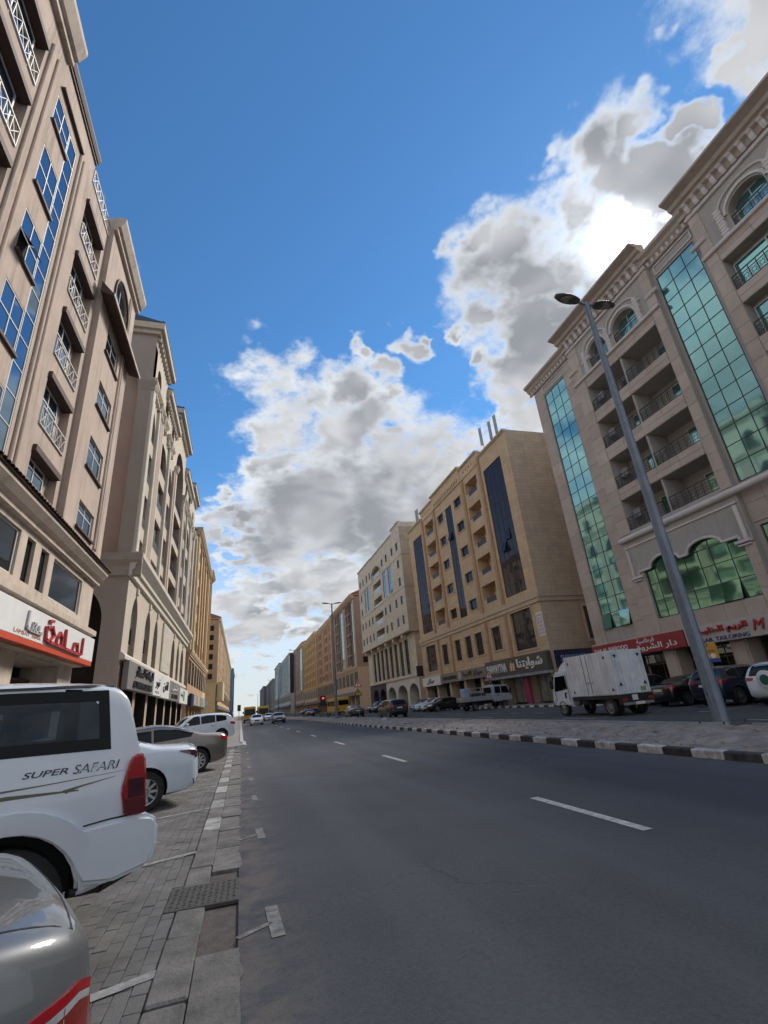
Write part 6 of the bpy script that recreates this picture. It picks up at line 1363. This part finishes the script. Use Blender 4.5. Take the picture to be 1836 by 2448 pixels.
# ---------------------------------------------------------------- double cab flatbed
t = thing('flatbed_truck', 'white double cab flatbed truck carrying a fridge parked nose to the pavement', 'truck', (19.75, 43.6, 0), R(9))
cm = MB().prism([(3.1, .62), (5.25, .62), (5.32, .95), (5.25, 1.2), (4.92, 1.98), (4.75, 2.08), (3.2, 2.10), (3.1, 2.0)], -.85, .85, 'y').mesh('cab', pm('shaded_blue_white', (.40, .44, .50), .45, .1, 2, coat=.5))  # white cab greyed and blued, its shading mixed into the paint
bm = bmesh.new(); bm.from_mesh(cm); bmesh.ops.bevel(bm, geom=list(bm.edges), offset=.06, segments=3, affect='EDGES'); bm.to_mesh(cm); bm.free()
c_ = ob('cab', cm, t)
for sg in (1, -1):
    for poly in ([(3.3, 1.35), (3.95, 1.33), (3.95, 1.93), (3.32, 1.95)], [(4.05, 1.33), (5.0, 1.28), (4.78, 1.92), (4.05, 1.93)]): ob('side_window', MB().prism(poly, *sorted((sg*.852, sg*.86)), axis='y').mesh('side_window', CARGLASS), c_)
    ob('mirror', MB().bbox(4.95, 5.05, *sorted((sg*.9, sg*1.1)), 1.3, 1.7, .03).mesh('mirror', DARKTRIM), c_)
    ob('door_handle', MB().box(3.5, 3.7, *sorted((sg*.85, sg*.88)), 1.12, 1.18).mesh('door_handle', DARKTRIM), c_)
ob('rear_window', boxmesh(.02, 1.3, .5, CARGLASS), c_, (3.085, -.65, 1.4))
ob('bed', MB().box(0, 3.0, -.9, .9, .82, .92).box(0, .06, -.9, .9, .92, 1.22).box(0, 3, .84, .9, .92, 1.22).box(0, 3, -.9, -.84, .92, 1.22).mesh('bed', pm('grey_bed', (.34, .36, .40), .6, .2, 2, streak=.4)), t)
ob('chassis', MB().box(0, 5, -.45, .45, .5, .82).mesh('chassis', DARKTRIM), t); ob('tail_board', boxmesh(.02, .8, .14, pm('yellow_plate', (.5, .38, .12), .6, .2)), t, (-.03, -.3, 1.0))
fr = MB()
for xx in (.5, 1.7, 2.9):
    for sg in (1, -1): fr.tube((xx, sg*.85, 1.2), (xx, sg*.85, 1.95), .025, n=5)
for sg in (1, -1): fr.tube((.5, sg*.85, 1.95), (2.95, sg*.85, 1.95), .025, n=5)
ob('ladder_rack', fr.mesh('ladder_rack', GREY_L), t)
ty, ri, dk = wheel_meshes(.36, .2)
for xw, sg in ((.9, 1), (.9, -1), (4.3, 1), (4.3, -1)):
    w_ = ob('wheel', dk, t, (xw, sg*.74, .36), (0, 0, 0 if sg > 0 else math.pi)); ob('tyre', ty, w_); ob('rim', ri, w_)
f = thing('fridge', 'pale blue fridge standing on the flatbed truck', 'fridge', (20.3, 43.9, .93), R(9))
ob('cabinet', MB().bbox(-.3, .3, -.32, .32, 0, 1.05, .03).mesh('cabinet', pm('fridge_blue', (.33, .43, .60), .4, .05)), f); ob('door_gap', boxmesh(.01, .6, .02, DARKTRIM), f, (-.305, -.3, .7)); ob('handle', boxmesh(.03, .03, .3, CHROME), f, (-.33, .2, .3))
o = thing('crate', 'dark crate of tools behind the fridge on the flatbed', 'crate', (21.4, 44.1, .93), R(9))
ob('box', MB().bbox(-.5, .9, -.6, .55, 0, .55, .02).mesh('box', pm('dark_tarp', (.06, .06, .07), .8, .3, 3)), o); ob('lid', MB().bbox(-.55, .6, -.5, .5, .56, .75, .04).mesh('lid', pm('grey_tarp', (.3, .31, .33), .8, .2, 3)), o)

# ---------------------------------------------------------------- buses
YB = pm('bus_yellow', (.60, .36, .03), .4, .08, 1)
def bus(label, x_, y_, heading, L_=9., group='yellow buses'):
    t = thing('bus', label, 'bus', (x_, y_, 0), R(heading), group)
    def mk():
        m = MB().prism([(0, .45), (L_, .45), (L_+.05, 1.0), (L_-.1, 2.6), (L_-.3, 2.95), (.25, 2.98), (.02, 2.8), (-.02, 1.0)], -1.12, 1.12, 'y').mesh('body', YB)
        bm = bmesh.new(); bm.from_mesh(m); bmesh.ops.bevel(bm, geom=list(bm.edges), offset=.1, segments=3, affect='EDGES'); bm.to_mesh(m); bm.free(); m.polygons.foreach_set('use_smooth', [True]*len(m.polygons)); m.set_sharp_from_angle(angle=R(40)); return m
    b_ = ob('body', cached(('bus', L_), mk), t)
    ob('windscreen', MB().prism([(-1.0, 1.35), (1.0, 1.35), (.95, 2.5), (-.95, 2.5)], L_+.0, L_+.06, 'x').mesh('windscreen', CARGLASS), b_, (-.03, 0, 0))
    ob('rear_window', MB().prism([(-.9, 1.65), (.9, 1.65), (.88, 2.45), (-.88, 2.45)], -.05, .0, 'x').mesh('rear_window', CARGLASS), b_)
    for sg in (1, -1):
        for k in range(6):
            a = .5+k*(L_-1.2)/6; ob('side_window', boxmesh((L_-1.2)/6-.1, .02, .8, CARGLASS), b_, (a, sg*1.125-.01, 1.6))
        ob('tail_lamp', boxmesh(.03, .2, .3, LAMPR), b_, (-.04, sg*.9-.1, .9)); ob('headlamp', boxmesh(.05, .3, .2, LAMPW), b_, (L_+.02, sg*.8-.15, .75)); ob('mirror', MB().bbox(L_-.2, L_-.05, *sorted((sg*1.15, sg*1.4)), 1.7, 2.1, .03).mesh('mirror', DARKTRIM), b_)
    ob('bumper', MB().bbox(L_, L_+.12, -1.1, 1.1, .4, .62, .03).bbox(-.12, 0, -1.1, 1.1, .4, .62, .03).mesh('bumper', DARKTRIM), t); ob('number_plate', boxmesh(.02, .5, .12, PLATE), t, (-.14, -.25, .66))
    ty, ri, dk = wheel_meshes(.45, .28)
    for xw, sg in ((1.9, 1), (1.9, -1), (L_-1.7, 1), (L_-1.7, -1)):
        w_ = ob('wheel', dk, t, (xw, sg*.98, .45), (0, 0, 0 if sg > 0 else math.pi)); ob('tyre', ty, w_); ob('rim', ri, w_)
    return t
bus('yellow bus coming along the left kerb behind the white saloon', 1.75, 114.5, -90)
bus('second yellow bus coming to the right of the first', 4.7, 121.5, -90)
bus('yellow bus going away on the far road behind the lamp post', 17.3, 88, 90, 11)

# ---------------------------------------------------------------- street lamps, signs, signals
LAMPG = pm('galvanised_pole', (.19, .225, .28), .5, .2, 3, metal=.35, streak=.4); LAMPH = pm('lamp_housing', (.10, .105, .11), .5, .1); LENS = pm('lamp_lens', (.35, .33, .24), .25, .1)
PT = {}
def lamp_post(label, x_, y_, h=14.7, s_=1.):
    t = thing('street_lamp', label, 'street lamp', (x_, y_, .14), 0, 'twin arm lamp posts on the median')
    PM = cached(('pole', h), lambda: MB().tube((0, 0, .06), (0, 0, h), .195, .085, 8).mesh('pole', LAMPG))
    ob('pole', PM, t); bp_ = ob('base_plate', cached('bpl', lambda: MB().bbox(-.45, .45, -.45, .45, 0, .06, .01).mesh('base_plate', pm('rusty_plate', (.10, .09, .085), .8, .3, 6))), t)
    for sx in (-.36, .36):
        for sy in (-.36, .36): ob('bolt', cached('bolt', lambda: MB().tube((0, 0, .06), (0, 0, .14), .03, n=6).mesh('bolt', IRON)), bp_, (sx, sy, 0))
    hb = ob('hatch', cached('hatch', lambda: MB().bbox(-.205, -.17, -.07, .07, .55, 1.05, .01).mesh('hatch', LAMPG)), t); ob('lock', cached('lock', lambda: MB().bbox(-.22, -.205, -.02, .02, .76, .84, .005).mesh('lock', IRON)), hb)
    for sg in (-1, 1):
        ob('arm', cached(('arm', sg), lambda: MB().tube((0, 0, 0), (sg*.42, 0, .12), .05).mesh('arm', LAMPG)), t, (0, 0, h-.12))
        def hd():
            q = MB()
            for i in range(9):
                u = i/8; xx = .34+u*.98; ww_ = .20*math.sin(math.pi*(.12+.83*u))**.7+.03; hh = .11*math.sin(math.pi*(.1+.8*u))**.6
                for k in range(10):
                    a = 2*math.pi*k/10; q.v.append((sg*xx, ww_*math.cos(a), .10+u*.10+(hh*math.sin(a) if math.sin(a) > 0 else .045*math.sin(a))))
            for i in range(8):
                for k in range(10): q.f.append((i*10+k, i*10+(k+1) % 10, (i+1)*10+(k+1) % 10, (i+1)*10+k)); q.m.append(0)
            q.f += [tuple(range(10)), tuple(range(80, 90))]; q.m += [0, 0]
            return q.mesh('lamp_head', LAMPH, True)
        hh_ = ob('lamp_head', cached(('head', sg), hd), t, (0, 0, h-.12))
        ob('lens', cached(('lens', sg), lambda: MB().prism([(sg*(.5+.62*u), (.15*math.sin(math.pi*u)+.02)*v) for u, v in [(k/6, 1) for k in range(7)]+[(k/6, -1) for k in range(6, -1, -1)]], .10, .115, 'z').mesh('lens', LENS)), hh_, (0, 0, .0))
    return t
lamp_post('tall galvanised lamp post nearest on the median', 12.2, 10.7)
lamp_post('second lamp post on the median in front of the yellow bus', 11.45, 63.0, 14.3)
for k, lb in enumerate(('third lamp post up the median beside the black office block', 'fourth lamp post up the median', 'fifth lamp post up the median', 'sixth lamp post up the median', 'seventh and smallest lamp post up the median', 'eighth faint lamp post up the median')):
    lamp_post(lb, 11.9, 118+k*54)
SR, SY, SB = pm('sign_red_border', (.45, .03, .03), .5, .05), pm('sign_yellow', (.62, .42, .02), .5, .05), pm('sign_black', (.02, .02, .02), .5, .05)
def warn(label, x_, y_, zt):
    t = thing('warning_sign', label, 'road sign', (x_, y_, .12), R(0), 'paired triangle warning signs')
    ob('post', MB().tube((0, 0, 0), (0, 0, zt), .035).mesh('post', LAMPG), t)
    for z0, m0, m1 in ((zt-.55, SR, SIGN_W), (zt-1.45, SB, SY)):
        p = ob('plate', MB().prism([(-.46, z0-.3), (.46, z0-.3), (0, z0+.5)], -.06, -.04, 'y').mesh('plate', m0), t)
        ob('face', MB().prism([(-.33, z0-.225), (.33, z0-.225), (0, z0+.35)], -.066, -.061, 'y').mesh('face', m1), p)
        ob('symbol', MB().prism([(-.05, z0-.05), (.05, z0-.05), (.07, z0+.18), (-.07, z0+.18)], -.07, -.067, 'y').box(-.05, .05, -.07, -.067, z0-.17, z0-.09).mesh('symbol', SB), p)
    return t
warn('red and yellow triangle signs on one post on the median', 12.3, 54, 4.0); warn('red and yellow triangle signs in front of the dark olive shop sign', 24.2, 46, 3.5)
t = thing('parking_sign', 'orange and blue parking sign on a post behind the dark SUV', 'parking sign', (23.75, 20.3, .16), R(-40))
ob('post', MB().tube((0, 0, 0), (0, 0, 2.6), .04).mesh('post', LAMPG), t); p = ob('plate', MB().bbox(-.42, .42, -.09, -.05, 1.75, 2.75, .02).mesh('plate', pm('parking_orange', (.62, .30, .02), .5, .05)), t)
ob('blue_band', boxmesh(.84, .01, .18, pm('parking_blue', (.03, .06, .35), .5, .05)), p, (-.42, -.102, 1.76))
for xx in (-.28, .02): ob('symbol', MB().lathe([(0, 0), (.12, 0)], 16, 'y', 0, (xx+.13, -.101, 2.08)).mesh('symbol', LT_W), p)
letters(p, 'P', pm('navy_letter', (.03, .04, .16), .5, .1), -.15, 2.45, .2, .25, .005, .095); ob('print', MB().box(-.3, .3, -.1, -.0955, 2.34, 2.37).box(-.3, .3, -.1, -.0955, 2.27, 2.30).mesh('print', LT_D), p)
def signal(label, x_, y_, h, lit):
    t = thing('traffic_light', label, 'traffic light', (x_, y_, .1)); ob('post', MB().tube((0, 0, 0), (0, 0, h), .07).mesh('post', LAMPH), t)
    hd_ = ob('housing', MB().bbox(-.2, .2, -.3, -.02, h-1.2, h, .03).bbox(-.42, .42, -.02, .02, h-1.35, h+.15, .02).mesh('housing', DARKTRIM), t)
    for k in range(3): ob('lens', MB().lathe([(0, -.30-.012), (.14, -.305)], 16, 'y', 0, (0, 0, h-.2-k*.38)).mesh('lens', pm('red_signal', (1, .03, .05), .4, 0, emit=1.5) if lit and k == 0 else pm('unlit_signal_%d' % k, [(.08, .01, .01), (.08, .05, 0), (.0, .06, .03)][k], .3, 0)), hd_)
signal('traffic light showing red past the second lamp post', 12.6, 81, 3.0, True); signal('dark traffic light with a plate above it by the far left kerb', -.45, 138, 3.8, False)
# roof antennas
AG = pm('antenna_grey', (.33, .34, .35), .5, .1)
def antenna(label, x_, y_, z_, n):
    t = thing('antenna', label, 'antenna', (x_, y_, z_), 0, 'phone antennas on the roofs'); ob('mast', MB().tube((0, 0, 0), (0, 0, 4.2), .04).mesh('mast', AG), t)
    for k in range(n): ob('panel', MB().bbox(-.3, -.08, -.18+k*.5, .18+k*.5, 1.6, 4.0, .04).mesh('panel', AG), t); ob('bracket', MB().tube((-.1, k*.5, 2.0), (0, 0, 2.0), .03).tube((-.1, k*.5, 3.5), (0, 0, 3.5), .03).mesh('bracket', AG), t)
antenna('tall pair of panel antennas near front corner of the golden roof', 27.5, 40.6, 27.1, 1); antenna('panel antenna left of the tall pair on the golden roof', 27.5, 41.9, 27.1, 1); antenna('small antenna mast at middle of the golden roof', 27.8, 44.6, 27.9, 1); antenna('thin antennas at far end of the golden roof', 28, 69, 27.2, 2)
# shrubs on the median
LEAF = pm('dusty_leaf', (.10, .115, .055), .8, .35, 6, rand=.1)
def shrub(label, x_, y_, h, n):
    t = thing('shrub', label, 'shrub', (x_, y_, .15), 0, 'scrubby plants on the median'); st = MB(); fo = MB()
    for k in range(7):
        a = rng.uniform(0, 6.28); e = Vector((math.cos(a)*.35*h, math.sin(a)*.35*h, h*rng.uniform(.6, .95))); st.tube((0, 0, 0), e*.5, .018, .012, 5); st.tube(e*.5, e, .012, .005, 5)
    for k in range(n):
        p = Vector((rng.gauss(0, .27)*h, rng.gauss(0, .27)*h, abs(rng.gauss(.5, .25))*h+.05)); d = Vector((rng.uniform(-1, 1), rng.uniform(-1, 1), rng.uniform(-.3, 1))).normalized(); u = d.orthogonal().normalized(); L_ = rng.uniform(.04, .09)
        fo.add([p, p+d*L_*.5+u*L_*.2, p+d*L_, p+d*L_*.5-u*L_*.2], [(0, 1, 2, 3)])
    ob('stem', st.mesh('stem', pm('dry_stem', (.12, .09, .06), .9, .2)), t); tag(ob('foliage', fo.mesh('foliage', LEAF), t), kind='stuff')
shrub('scrubby green shrub on the median in front of the dark SUV', 10.6, 38.3, .95, 700); shrub('dry tuft beside the second lamp post', 11.0, 66.5, .8, 500); shrub('low bush beyond the second lamp post', 11.4, 75, .9, 500); shrub('small weed tuft far up the median', 10.8, 92, .9, 400)
st = tag(ob('stone', MB().lathe([(0, 0), (.2, .02), (.24, .1), (.15, .2), (0, .24)], 8).mesh('stone', pm('white_stone', (.5, .49, .46), .9, .2, 5), True), None, (10.4, 37.4, .17), (0, 0, .4)), 'pale stone lying at foot of the scrubby shrub', 'stone')
